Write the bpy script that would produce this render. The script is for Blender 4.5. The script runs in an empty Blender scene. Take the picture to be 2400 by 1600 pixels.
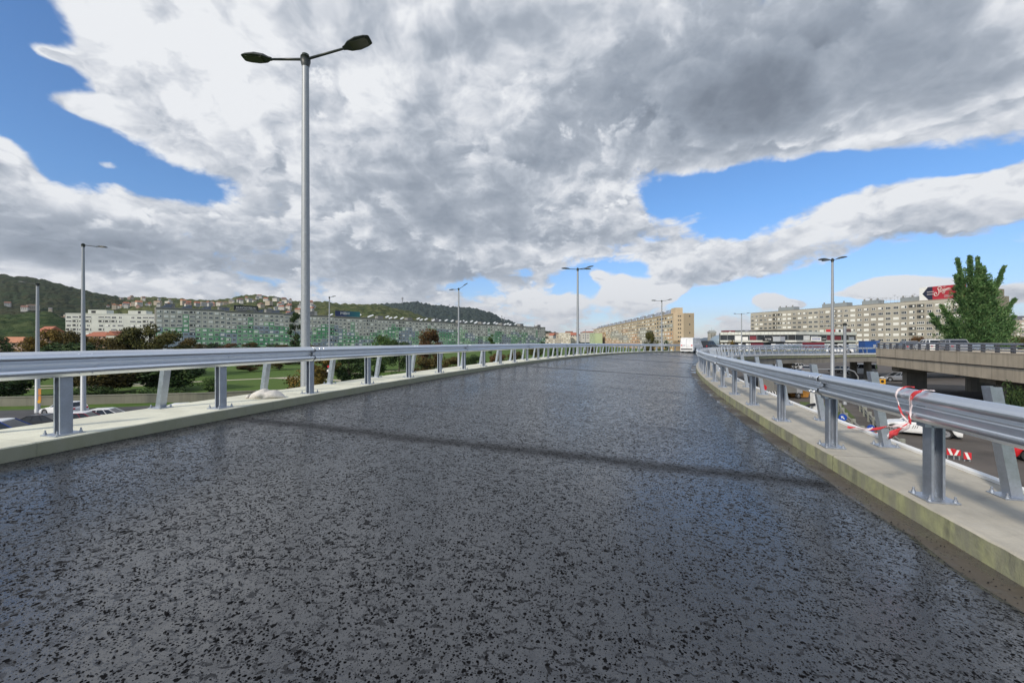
import bpy, math, random
from mathutils import Vector, Matrix, noise as mn
R = math.radians
random.seed(7)
C = bpy.context.scene.collection
EYE = 6.5
# ---------------------------------------------------------------- camera
cam = bpy.data.objects.new('camera', bpy.data.cameras.new('camera'))
C.objects.link(cam)
cam.location = (0, 0, EYE); cam.rotation_euler = (R(90), 0, 0)
cam.data.lens = 15.0; cam.data.sensor_width = 36
cam.data.clip_start = 0.05; cam.data.clip_end = 30000
bpy.context.scene.camera = cam
vs = bpy.context.scene.view_settings
vs.view_transform = 'Standard'; vs.look = 'None'; vs.gamma = 1; vs.exposure = 0.0
bpy.context.scene.render.film_transparent = False
# ---------------------------------------------------------------- sun
SUN_AZ, SUN_EL = R(-140), R(34)          # azimuth from +y towards +x
sd = bpy.data.lights.new('sun', 'SUN'); sd.energy = 3.5; sd.angle = R(5); sd.color = (1, .90, .76)
sun = bpy.data.objects.new('sun', sd); C.objects.link(sun)
sv = Vector((math.sin(SUN_AZ)*math.cos(SUN_EL), math.cos(SUN_AZ)*math.cos(SUN_EL), math.sin(SUN_EL)))
sun.rotation_euler = sv.to_track_quat('Z', 'Y').to_euler()
# ---------------------------------------------------------------- node helper
class NT:
    def __init__(s, tree): s.t = tree; s.n = tree.nodes; s.l = tree.links
    def lk(s, v, sock):
        if isinstance(v, bpy.types.NodeSocket): s.l.new(v, sock)
        elif v is not None: sock.default_value = v
    def m(s, op, a, b=None, c=None, clamp=False):
        n = s.n.new('ShaderNodeMath'); n.operation = op; n.use_clamp = clamp
        s.lk(a, n.inputs[0]); s.lk(b, n.inputs[1]); s.lk(c, n.inputs[2]); return n.outputs[0]
    def v(s, op, a, b=None, c=None, scale=None):
        n = s.n.new('ShaderNodeVectorMath'); n.operation = op
        s.lk(a, n.inputs[0]); s.lk(b, n.inputs[1]); s.lk(c, n.inputs[2])
        if scale is not None: s.lk(scale, n.inputs['Scale'])
        return n.outputs['Value'] if op in ('DOT_PRODUCT', 'LENGTH', 'DISTANCE') else n.outputs[0]
    def mr(s, x, a, b, c=0, d=1, smooth=False):
        n = s.n.new('ShaderNodeMapRange'); n.interpolation_type = 'SMOOTHSTEP' if smooth else 'LINEAR'
        s.lk(x, n.inputs[0])
        for i, q in enumerate((a, b, c, d)): s.lk(q, n.inputs[i+1])
        return n.outputs[0]
    def mix(s, f, a, b, typ='MIX'):
        n = s.n.new('ShaderNodeMix'); n.data_type = 'RGBA'; n.blend_type = typ
        s.lk(f, n.inputs[0]); s.lk(a, n.inputs[6]); s.lk(b, n.inputs[7]); return n.outputs[2]
    def noise(s, vec, scale, detail=4, rough=.5, dist=0, lac=2.0, dim='3D'):
        n = s.n.new('ShaderNodeTexNoise'); n.noise_dimensions = dim
        if vec is not None: s.l.new(vec, n.inputs['Vector'])
        n.inputs['Scale'].default_value = scale; n.inputs['Detail'].default_value = detail
        n.inputs['Roughness'].default_value = rough; n.inputs['Distortion'].default_value = dist
        n.inputs['Lacunarity'].default_value = lac
        return n.outputs['Fac']
    def vor(s, vec, scale, rnd=1, detail=0, rough=.5, feat='F1', out='Distance', dim='3D'):
        n = s.n.new('ShaderNodeTexVoronoi'); n.feature = feat; n.voronoi_dimensions = dim
        s.l.new(vec, n.inputs['Vector']); n.inputs['Scale'].default_value = scale
        n.inputs['Randomness'].default_value = rnd
        n.inputs['Detail'].default_value = detail; n.inputs['Roughness'].default_value = rough
        return n.outputs[out] if out != 'both' else (n.outputs['Distance'], n.outputs['Color'])
    def xyz(s, x, y, z):
        n = s.n.new('ShaderNodeCombineXYZ'); s.lk(x, n.inputs[0]); s.lk(y, n.inputs[1]); s.lk(z, n.inputs[2]); return n.outputs[0]
    def sep(s, v):
        n = s.n.new('ShaderNodeSeparateXYZ'); s.l.new(v, n.inputs[0]); return n.outputs
    def coord(s, k='Object'):
        return s.n.new('ShaderNodeTexCoord').outputs[k]
    def ramp(s, x, stops):
        n = s.n.new('ShaderNodeValToRGB'); s.lk(x, n.inputs[0]); e = n.color_ramp.elements
        while len(e) < len(stops): e.new(0.5)
        for i, (p, c) in enumerate(stops): e[i].position = p; e[i].color = (*c, 1)
        return n.outputs[0]
# ---------------------------------------------------------------- world: sky with cumulus
def build_world():
    w = bpy.data.worlds.new("World"); bpy.context.scene.world = w; w.use_nodes = True
    t = w.node_tree; t.nodes.clear(); q = NT(t)
    sky = t.nodes.new('ShaderNodeTexSky'); sky.sky_type = 'NISHITA'; sky.sun_disc = False
    sky.sun_elevation = SUN_EL; sky.sun_rotation = SUN_AZ
    sky.air_density = 1.0; sky.dust_density = 0.4; sky.ozone_density = 3.0
    d = q.v('NORMALIZE', q.coord('Generated'))
    x, y, z = q.sep(d)
    az = q.m('ARCTAN2', x, y); el = q.m('ARCSINE', z)
    ae = q.xyz(az, el, 0)
    zc = q.m('MAXIMUM', z, 0.0)
    inv = q.m('DIVIDE', 1.32, q.m('ADD', zc, 0.42))
    p = q.v('SCALE', q.xyz(x, y, 0), scale=inv)
    p = q.v('ADD', p, q.xyz(0, 0, q.m('MULTIPLY', zc, 1.2)))
    def px(a, b):
        X, Z = (a-1200)/1000, (800-b)/1000
        return math.atan(X), math.atan2(Z, math.hypot(X, 1))
    def field(blobs, base):
        acc = base
        for (cx, cy, rx, ry, amp) in blobs:
            a0, e0 = px(cx, cy)
            a1, _ = px(cx+rx, cy); a2, _ = px(cx-rx, cy); _, e1 = px(cx, cy-ry); _, e2 = px(cx, cy+ry)
            sa = 2/abs(a1-a2); se = 2/abs(e1-e2)
            k = q.v('MULTIPLY_ADD', ae, (sa, se, 0), (-a0*sa, -e0*se, 0))
            g = q.m('EXPONENT', q.m('MULTIPLY', q.v('DOT_PRODUCT', k, k), -1.0))
            acc = q.m('MULTIPLY_ADD', g, amp, acc)
        return acc
    # cloud cover: positive where the sky is covered, negative where it is open
    cover = field([
        (40, 120, 190, 210, -1.0), (130, 350, 210, 75, -.62), (340, 400, 260, 70, -.5), (520, 455, 160, 40, -.45), (230, 160, 60, 60, .35),
        (0, 370, 110, 70, .95), (60, 590, 330, 75, .6), (115, 125, 75, 22, .8), (160, 240, 150, 34, .8), (240, 385, 40, 14, .6), (560, 300, 220, 150, .25),
        (1750, 440, 170, 62, -1.1), (1960, 408, 220, 44, -1.15), (2290, 384, 130, 18, -.75), (1600, 455, 90, 42, -.6), (1700, 530, 90, 40, -.5),
        (2100, 622, 200, 34, -1.2), (1480, 635, 60, 34, -.9), (1395, 650, 80, 36, -1.15), (1640, 700, 90, 24, -.9), (1830, 690, 170, 32, -1.15),
        (1090, 670, 75, 14, -.6), (1290, 690, 40, 16, -.35), (2000, 700, 150, 26, -.9), (2330, 640, 60, 22, -.5), (1220, 640, 50, 14, -.3),
        (1450, 662, 42, 32, 1.9), (1400, 645, 26, 16, 1.2), (1550, 688, 48, 22, 1.9), (1800, 701, 46, 18, 2.1), (1860, 712, 40, 12, 1.4), (2090, 674, 85, 24, 2.3), (2030, 690, 60, 14, 1.2), (1290, 700, 90, 18, .7), (2360, 690, 60, 16, 1.0), (1950, 690, 40, 14, .9), (1960, 600, 60, 24, .35),
        (2200, 485, 330, 55, .75), (1620, 620, 180, 50, .45), (1000, 400, 800, 330, .25), (1920, 180, 500, 160, .7), (700, 60, 380, 160, .45), (1250, 50, 380, 160, .6), (2250, 200, 250, 120, .4), (1000, 540, 900, 110, .35), (1150, 300, 700, 160, .3)], 0.42)
    # heaviness: grey bases and thick cloud
    heavy = field([
        (1640, 170, 330, 200, .95), (1880, 270, 190, 110, .55), (1580, 340, 260, 80, .5), (1250, 60, 120, 60, .25), (2050, 60, 120, 80, .2),
        (900, 400, 230, 110, .42), (1180, 440, 160, 90, .45), (1080, 520, 260, 40, .5), (1400, 560, 190, 34, .7), (1560, 500, 60, 30, .3), (1290, 380, 120, 60, .25),
        (120, 550, 330, 70, .85), (330, 600, 170, 26, .35), (800, 630, 460, 50, .7), (1180, 650, 150, 26, .4), (1010, 690, 160, 14, .2),
        (1740, 655, 200, 24, .5), (2250, 560, 240, 42, .45), (2300, 120, 200, 100, .25), (2300, 250, 160, 30, .1), (620, 440, 160, 50, .16),
        (400, 200, 300, 160, -.3), (160, 480, 120, 30, -.3), (2000, 340, 120, 30, -.45), (1850, 500, 200, 34, -.35), (700, 100, 260, 90, -.12),
        (2250, 430, 200, 28, -.3), (250, 655, 200, 16, -.45), (1450, 660, 60, 34, -1.0), (1550, 690, 70, 24, -1.0), (1800, 700, 70, 22, -1.0), (2090, 672, 110, 24, -1.1), (1290, 695, 130, 24, -.9), (1900, 505, 220, 30, -.35), (1900, 620, 120, 14, .25), (450, 90, 240, 100, -.2), (40, 340, 90, 40, -.6), (150, 430, 100, 30, -.6), (270, 490, 80, 24, -.5), (120, 580, 260, 40, .35), (760, 690, 140, 12, -.35), (700, 580, 420, 60, .25), (1900, 120, 420, 130, .3), (950, 400, 260, 90, .15), (2200, 560, 330, 40, .25)], 0.22)
    N2 = lambda v, sc, d, r, di=0: q.noise(v, sc, d, r, di, dim='2D')
    wv = q.xyz(q.m('SUBTRACT', N2(p, 2.3, 3, .55), .5), q.m('SUBTRACT', N2(q.v('ADD', p, (7, 3, 0)), 2.3, 3, .55), .5), 0)
    pw_ = q.v('ADD', p, q.v('SCALE', wv, scale=.13))
    pv_ = q.v('ADD', pw_, q.v('SCALE', q.xyz(q.m('SUBTRACT', N2(p, 9, 4, .6), .5), q.m('SUBTRACT', N2(q.v('ADD', p, (5, 1, 0)), 9, 4, .6), .5), 0), scale=.035))
    fine = N2(pw_, 6, 9, .66)
    hv0 = q.m('MULTIPLY', q.m('MULTIPLY_ADD', q.m('SUBTRACT', N2(p, 1.0, 3, .5), .5), .30, heavy), .90)
    amp = q.mr(el, 0.02, 0.30, .6, 1)
    LT = (-.060, -.050, 0)
    def layer(off, thr, soft, kh, rel, sc):
        u = q.v('ADD', pv_, (*off, 0)); w = q.v('ADD', u, LT)
        def f(v):
            return N2(v, 1.5*sc, 6, .54), q.vor(v, 3.6*sc, 1, 2, .5, dim='2D'), q.vor(v, 10.5*sc, 1, 3, .6, dim='2D')
        a0, b0, c0 = f(u); a1, b1, c1 = f(w)
        n = q.m('MULTIPLY_ADD', q.m('SUBTRACT', a0, .5), 1.45, q.m('MULTIPLY', q.m('SUBTRACT', .38, b0), .62))
        n = q.m('MULTIPLY_ADD', q.m('SUBTRACT', .38, c0), .25, n)
        d = q.m('ADD', q.m('ADD', cover, thr), q.m('MULTIPLY', n, .60))
        d = q.m('MULTIPLY_ADD', q.m('SUBTRACT', fine, .5), .48, d)
        al = q.mr(d, 0.0, soft, 0, 1, True); th = q.mr(d, 0.0, .62, 0, 1)
        re = q.m('MULTIPLY', q.m('SUBTRACT', a0, a1), .95)
        re = q.m('MULTIPLY_ADD', q.m('SUBTRACT', b1, b0), .42, re); re = q.m('MULTIPLY_ADD', q.m('SUBTRACT', c1, c0), .20, re)
        sh = q.m('MULTIPLY', q.m('MULTIPLY', hv0, kh), q.m('MULTIPLY_ADD', th, .80, .20))
        sh = q.m('SUBTRACT', sh, q.m('MULTIPLY', q.m('MULTIPLY', re, amp), rel))
        return al, sh
    al0, sh0 = layer((0, 0), 0.0, .32, .72, .85, 1.0)
    al1, sh1 = layer((3.1, 1.7), -.34, .17, .92, 1.0, 1.15)
    al2, sh2 = layer((7.3, 4.9), -.60, .16, 1.12, 1.05, .9)
    alpha = al0
    mixf = lambda f_, x_, y_: q.m('MULTIPLY_ADD', q.m('SUBTRACT', y_, x_), f_, x_)
    shade = mixf(al2, mixf(al1, sh0, sh1), sh2)
    shade = q.m('ADD', q.m('MULTIPLY_ADD', q.m('SUBTRACT', .5, fine), .10, shade), .05)
    shade = q.m('SUBTRACT', shade, q.m('MULTIPLY', q.m('MAXIMUM', q.m('SUBTRACT', shade, .45), 0.0), .50))
    col = q.ramp(shade, [(0.0, (.86, .88, .91)), (.16, (.68, .71, .765)), (.34, (.47, .515, .585)), (.56, (.305, .35, .42)), (.80, (.20, .235, .29)), (1.0, (.15, .175, .225))])
    # haze makes the low clouds warm and pale
    low = q.mr(el, 0.0, 0.14, 1, 0, True)
    col = q.mix(q.m('MULTIPLY', low, .22), col, (.86, .80, .74, 1))
    tint = q.mix(q.mr(el, .0, .28), (.112, .116, .145, 1), (.092, .130, .165, 1))
    s0 = q.mix(1.0, sky.outputs[0], tint, 'MULTIPLY')
    fin = q.mix(alpha, s0, col)
    bg = t.nodes.new('ShaderNodeBackground'); t.links.new(fin, bg.inputs[0]); bg.inputs[1].default_value = 1.0
    o = t.nodes.new('ShaderNodeOutputWorld'); t.links.new(bg.outputs[0], o.inputs[0])
    w.cycles.sampling_method = 'MANUAL'; w.cycles.sample_map_resolution = 512
build_world()
# ---------------------------------------------------------------- materials
MATS = {}
def mat(name, col, rough=.7, metal=0, var=.12, vs_=3.0, bump=0, bs=20, col2=None, spec=.5, scale3=None):
    if name in MATS: return MATS[name]
    m = bpy.data.materials.new(name); m.use_nodes = True; t = m.node_tree; q = NT(t)
    b = t.nodes['Principled BSDF']; co = q.coord()
    if scale3: co = q.v('MULTIPLY', co, scale3)
    f = q.noise(co, vs_, 5, .6)
    f = q.mr(f, .3, .7)
    c1 = tuple(max(0, c*(1-var)) for c in col) if col2 is None else col
    c2 = tuple(min(1, c*(1+var)) for c in col) if col2 is None else col2
    t.links.new(q.mix(f, (*c1, 1), (*c2, 1)), b.inputs['Base Color'])
    b.inputs['Roughness'].default_value = rough; b.inputs['Metallic'].default_value = metal
    b.inputs['Specular IOR Level'].default_value = spec
    if bump:
        n = t.nodes.new('ShaderNodeBump'); n.inputs['Strength'].default_value = bump; n.inputs['Distance'].default_value = .02
        t.links.new(q.noise(co, bs, 4, .6), n.inputs['Height']); t.links.new(n.outputs[0], b.inputs['Normal'])
    MATS[name] = m; return m
def galv(name, base, r0=.32, r1=.55, metal=.85, lo=.78, hi=1.15):
    m = bpy.data.materials.new(name); m.use_nodes = True; t = m.node_tree; q = NT(t); b = t.nodes['Principled BSDF']
    co = q.coord()
    f = q.noise(co, 14, 5, .6); g = q.vor(co, 55, 1, 0, out='Distance'); h = q.noise(q.v('MULTIPLY', co, (1, 1, .25)), 3, 5, .65)
    k = q.m('MULTIPLY_ADD', g, .25, q.m('MULTIPLY', f, .6)); k = q.m('MULTIPLY_ADD', h, .4, k)
    t.links.new(q.mix(q.mr(k, .35, .95), (*[c*lo for c in base], 1), (*[min(1, c*hi) for c in base], 1)), b.inputs['Base Color'])
    t.links.new(q.mr(k, .3, .9, r0, r1), b.inputs['Roughness']); b.inputs['Metallic'].default_value = metal
    return m
M = {}
M['galv'] = galv('galvanised_steel', (.44, .48, .54))
M['galv_beam'] = galv('galvanised_beam', (.79, .82, .86), .28, .34, 1.0, .95, 1.04)
M['lamp_pole'] = galv('lamp_pole_grey', (.36, .38, .40), .45, .6, .35)
M['lamp_head'] = mat('lamp_head_dark', (.035, .042, .04), .45)
M['lens'] = mat('lamp_lens', (.06, .06, .045), .15)
M['dark'] = mat('dark_gap', (.012, .012, .014), .6)
M['glass'] = mat('window_glass', (.03, .035, .042), .12, var=.5, vs_=.3)
M['white'] = mat('white_paint', (.74, .74, .72), .5)
M['wframe'] = mat('window_frame_white', (.80, .80, .77), .5)
M['shutter'] = mat('shutter_white', (.78, .77, .72), .6)
M['awning'] = mat('awning_cream', (.55, .48, .36), .7)
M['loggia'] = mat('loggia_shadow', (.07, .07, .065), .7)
M['trunk'] = mat('bark', (.07, .055, .04), .9, bump=.6)
M['rubber'] = mat('tyre_rubber', (.02, .02, .02), .8)
M['rim'] = mat('wheel_rim', (.45, .46, .48), .35, .8)
M['carglass'] = mat('car_glass', (.02, .025, .03), .06)
M['red'] = mat('signal_red', (.55, .02, .03), .45)
M['blue'] = mat('signal_blue', (.01, .06, .35), .4)
M['yellow'] = mat('signal_yellow', (.65, .33, .02), .5)
M['black'] = mat('black_paint', (.015, .015, .017), .5)
# concrete of the kerbs
def kerb_mat(name, top, side, algae, stain=.5):
    m = bpy.data.materials.new(name); m.use_nodes = True; t = m.node_tree; q = NT(t); b = t.nodes['Principled BSDF']
    co = q.coord()
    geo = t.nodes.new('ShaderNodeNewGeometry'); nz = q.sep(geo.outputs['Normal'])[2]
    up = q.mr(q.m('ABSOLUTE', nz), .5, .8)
    uv = t.nodes.new('ShaderNodeUVMap').outputs[0]
    u_, v_, _ = q.sep(uv)
    n1 = q.noise(co, 1.3, 7, .62, .4); n2 = q.noise(co, 9, 5, .6); n3 = q.noise(q.xyz(q.m('MULTIPLY', v_, 3.2), u_, 0), 1.0, 5, .6)
    brush = q.noise(q.xyz(q.m('MULTIPLY', v_, 1.2), q.m('MULTIPLY', u_, 14), 0), 1.0, 4, .6)
    c = q.mix(q.mr(n1, .3, .7), (*[x*.80 for x in top], 1), (*[min(1, x*1.15) for x in top], 1))
    c = q.mix(q.m('MULTIPLY', q.mr(brush, .45, .75), .3*stain), c, (*[x*.6 for x in top], 1))
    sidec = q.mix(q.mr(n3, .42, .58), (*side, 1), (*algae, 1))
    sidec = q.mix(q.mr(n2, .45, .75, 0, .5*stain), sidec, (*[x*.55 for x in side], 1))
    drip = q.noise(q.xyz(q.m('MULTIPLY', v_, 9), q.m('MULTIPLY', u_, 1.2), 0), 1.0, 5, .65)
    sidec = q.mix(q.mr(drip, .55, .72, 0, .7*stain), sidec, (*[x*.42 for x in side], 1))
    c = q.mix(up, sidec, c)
    jf = q.m('ABSOLUTE', q.m('SUBTRACT', q.m('FRACT', q.m('DIVIDE', q.m('ADD', v_, q.m('MULTIPLY', n2, .02)), 3.0)), .5))
    c = q.mix(q.m('MULTIPLY', q.mr(jf, .0035, .0015, 0, 1), .7*stain), c, (.06, .055, .045, 1))
    grime = q.mr(q.noise(q.v('MULTIPLY', co, (1, 1, 1)), 3.5, 7, .7, .6), .52, .70)
    c = q.mix(q.m('MULTIPLY', grime, .35*stain), c, (*[x*.5 for x in top], 1))
    spot = q.mr(q.vor(co, 2.1, 1), .0, .045, 1, 0)
    c = q.mix(q.m('MULTIPLY', spot, .6), c, (.05, .045, .04, 1))
    t.links.new(c, b.inputs['Base Color']); b.inputs['Roughness'].default_value = .75
    n = t.nodes.new('ShaderNodeBump'); n.inputs['Strength'].default_value = .35; n.inputs['Distance'].default_value = .01
    t.links.new(q.m('ADD', n2, q.noise(co, 60, 3)), n.inputs['Height']); t.links.new(n.outputs[0], b.inputs['Normal'])
    return m
M['kerbL'] = kerb_mat('kerb_concrete_cream', (.66, .66, .54), (.30, .30, .215), (.28, .285, .19), .3)
M['kerbR'] = kerb_mat('kerb_concrete_weathered', (.40, .375, .315), (.25, .25, .18), (.36, .37, .20), 1.0)
def concrete(name, c, streak=1.0):
    m = bpy.data.materials.new(name); m.use_nodes = True; t = m.node_tree; q = NT(t); b = t.nodes['Principled BSDF']
    co = q.coord()
    n1 = q.noise(co, .5, 6, .6); st = q.noise(q.v('MULTIPLY', co, (1.3, 1.3, .07)), 1.0, 6, .62)
    col = q.mix(q.mr(n1, .3, .7), (*[x*.82 for x in c], 1), (*[x*1.12 for x in c], 1))
    col = q.mix(q.m('MULTIPLY', q.mr(st, .5, .68), .55*streak), col, (*[x*.5 for x in c], 1))
    t.links.new(col, b.inputs['Base Color']); b.inputs['Roughness'].default_value = .85
    return m
M['fascia'] = concrete('fascia_concrete_grey', (.25, .235, .20)); M['fascia2'] = concrete('fascia_concrete_tan', (.46, .395, .30))
# ---------------------------------------------------------------- mesh builder
class MB:
    def __init__(s): s.v = []; s.f = []; s.mi = []; s.uv = None; s.smooth = False
    def box(s, x0, x1, y0, y1, z0, z1, m=0, mtx=None):
        p = [Vector((x, y, z)) for x in (x0, x1) for y in (y0, y1) for z in (z0, z1)]
        if mtx is not None: p = [mtx @ a for a in p]
        b = len(s.v); s.v += p
        for q in ((0, 1, 3, 2), (4, 6, 7, 5), (0, 4, 5, 1), (2, 3, 7, 6), (0, 2, 6, 4), (1, 5, 7, 3)):
            s.f.append(tuple(b+i for i in q)); s.mi.append(m)
        return s
    def prism(s, pts, a, b, m=0, cap=True):
        """pts: list of 2D; a(p), b(p) map to start/end 3D"""
        n = len(pts); k = len(s.v)
        s.v += [Vector(a(p)) for p in pts] + [Vector(b(p)) for p in pts]
        for i in range(n):
            j = (i+1) % n; s.f.append((k+i, k+j, k+n+j, k+n+i)); s.mi.append(m)
        if cap:
            s.f.append(tuple(k+i for i in range(n))[::-1]); s.mi.append(m)
            s.f.append(tuple(k+n+i for i in range(n))); s.mi.append(m)
        return s
    def tube(s, path, rad, seg=10, m=0, cap=True):
        path = [Vector(p) for p in path]
        rad = rad if hasattr(rad, '__len__') else [rad]*len(path)
        k = len(s.v); up = Vector((0, 0, 1))
        for i, p in enumerate(path):
            d = (path[min(i+1, len(path)-1)]-path[max(i-1, 0)]).normalized()
            a = d.cross(up if abs(d.z) < .95 else Vector((1, 0, 0))).normalized(); b = d.cross(a)
            for j in range(seg):
                t = 2*math.pi*j/seg; s.v.append(p+(a*math.cos(t)+b*math.sin(t))*rad[i])
        for i in range(len(path)-1):
            for j in range(seg):
                j2 = (j+1) % seg
                s.f.append((k+i*seg+j, k+i*seg+j2, k+(i+1)*seg+j2, k+(i+1)*seg+j)); s.mi.append(m)
        if cap:
            s.f.append(tuple(k+j for j in range(seg))); s.mi.append(m)
            e = k+(len(path)-1)*seg; s.f.append(tuple(e+j for j in range(seg))[::-1]); s.mi.append(m)
        return s
    def quad(s, a, b, c, d, m=0):
        k = len(s.v); s.v += [Vector(p) for p in (a, b, c, d)]; s.f.append((k, k+1, k+2, k+3)); s.mi.append(m); return s
    def loft(s, rings, m=0, closed=True, cap=True):
        n = len(rings[0]); k = len(s.v)
        for r in rings: s.v += [Vector(p) for p in r]
        for i in range(len(rings)-1):
            for j in range(n if closed else n-1):
                j2 = (j+1) % n; s.f.append((k+i*n+j, k+i*n+j2, k+(i+1)*n+j2, k+(i+1)*n+j)); s.mi.append(m)
        if cap and closed:
            s.f.append(tuple(k+j for j in range(n))[::-1]); s.mi.append(m)
            e = k+(len(rings)-1)*n; s.f.append(tuple(e+j for j in range(n))); s.mi.append(m)
        return s
    def text(s, txt, size, mtx, m=0, ext=.01, sx=1.0):
        cu = bpy.data.curves.new('t', 'FONT'); cu.body = txt; cu.size = size; cu.extrude = ext; cu.align_x = 'CENTER'; cu.align_y = 'CENTER'; cu.resolution_u = 3
        o = bpy.data.objects.new('t', cu); me = bpy.data.meshes.new_from_object(o)
        k = len(s.v); s.v += [mtx @ Vector((v.co.x*sx, v.co.y, v.co.z)) for v in me.vertices]
        for p in me.polygons: s.f.append(tuple(k+i for i in p.vertices)); s.mi.append(m)
        bpy.data.objects.remove(o); bpy.data.curves.remove(cu); bpy.data.meshes.remove(me); return s
    def mesh(s, name, mats):
        me = bpy.data.meshes.new(name); me.from_pydata([tuple(v) for v in s.v], [], s.f)
        for m in (mats if isinstance(mats, (list, tuple)) else [mats]): me.materials.append(m)
        if any(s.mi): me.polygons.foreach_set('material_index', s.mi)
        if s.uv:
            u = me.uv_layers.new(name='UVMap')
            for l in me.loops: u.data[l.index].uv = s.uv[l.vertex_index]
        if s.smooth: me.polygons.foreach_set('use_smooth', [True]*len(me.polygons))
        me.update(); return me
    def build(s, name, mats, parent=None, smooth=None):
        if smooth is not None: s.smooth = smooth
        o = bpy.data.objects.new(name, s.mesh(name, mats)); C.objects.link(o)
        if parent: o.parent = parent
        return o
def tag(o, label=None, cat=None, group=None, kind=None):
    if label: o['label'] = label
    if cat: o['category'] = cat
    if group: o['group'] = group
    if kind: o['kind'] = kind
    return o
def empty(name, loc, rz=0, **k):
    o = bpy.data.objects.new(name, None); C.objects.link(o); o.location = loc; o.rotation_euler = (0, 0, rz); o.empty_display_size = .2
    return tag(o, **k)
KIDS = {}
def copy_tree(o, parent=None):
    c = o.copy(); C.objects.link(c)
    if parent: c.parent = parent
    for ch in o.children: copy_tree(ch, c)
    return c
def G(px, D): return (px-1200)/1000*D      # lateral position of something seen at column px and depth D
# ---------------------------------------------------------------- ramp axis
def kap(s): return .00696 if s < 38 else (.00696+(s-38)/8*(.016-.00696) if s < 46 else .016)
S0, S1, DS = -16.0, 126.0, 0.25
AX = {}
def _axis():
    x, y, h = 3.8762, 3.921, .2485; AX[0] = (x, y, h)
    for i in range(int(S1/DS)):
        k = kap(i*DS); h2 = h+k*DS; x += math.sin((h+h2)/2)*DS; y += math.cos((h+h2)/2)*DS; h = h2; AX[i+1] = (x, y, h)
    x, y, h = AX[0]
    for i in range(int(-S0/DS)):
        h2 = h-kap(0)*DS; x -= math.sin((h+h2)/2)*DS; y -= math.cos((h+h2)/2)*DS; h = h2; AX[-i-1] = (x, y, h)
_axis()
def fr(s):
    t = s/DS; i = math.floor(t); f = t-i
    a = AX[max(min(i, int(S1/DS)), int(S0/DS))]; b = AX[max(min(i+1, int(S1/DS)), int(S0/DS))]
    return tuple(a[j]*(1-f)+b[j]*f for j in range(3))
def hcap(s): s = min(max(s, -5), 78); return s
def zR(s): t = hcap(s); return EYE-(1.4422-.0011*t+.0001*t*t)      # top of right kerb
def zL(s): t = hcap(s); return EYE-(1.0656-.0009*t+.0001*t*t)
def P(s, o, dz=0, base=None):
    x, y, h = fr(s)
    zr, zl = zR(s)-.18, zL(s)-.15
    z = zr+(zl-zr)*(o-.19)/8.62 if base is None else base(s)
    return Vector((x-math.cos(h)*o, y+math.sin(h)*o, z+dz))
W = 9.01
def stations(a, b, step):
    out = []; s = a
    while s < b: out.append(s); s += step
    out.append(b); return out
def sweep(prof, a, b, step, name, mats, base, kind=None, m=0, closed=True, parent=None, uvs=1.0, jit=0):
    """prof: list of (o, dz) swept along the ramp"""
    mb = MB(); ss = stations(a, b, step); n = len(prof)
    mb.uv = []
    acc = [0]
    for i in range(1, n+1): acc.append(acc[-1]+math.dist(prof[i-1], prof[i % n]))
    for s in ss:
        for j, (o, dz) in enumerate(prof):
            if jit and abs(dz) < .02 and (.1 < o < .3 or 8.7 < o < 8.9): o += jit*(mn.noise((s*9, o, 1))+.6*mn.noise((s*31, o, 4))); dz += jit*.7*(mn.noise((s*11, o, 7))-.4)
            mb.v.append(P(s, o, dz, base)); mb.uv.append((acc[j], s))
    for i in range(len(ss)-1):
        for j in range(n if closed else n-1):
            j2 = (j+1) % n; mb.f.append((i*n+j, i*n+j2, (i+1)*n+j2, (i+1)*n+j)); mb.mi.append(m)
    if closed:
        mb.f.append(tuple(range(n))); mb.mi.append(m); e = (len(ss)-1)*n; mb.f.append(tuple(e+j for j in range(n))[::-1]); mb.mi.append(m)
    o = mb.build(name, mats, parent)
    if kind: o['kind'] = kind
    return o
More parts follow.
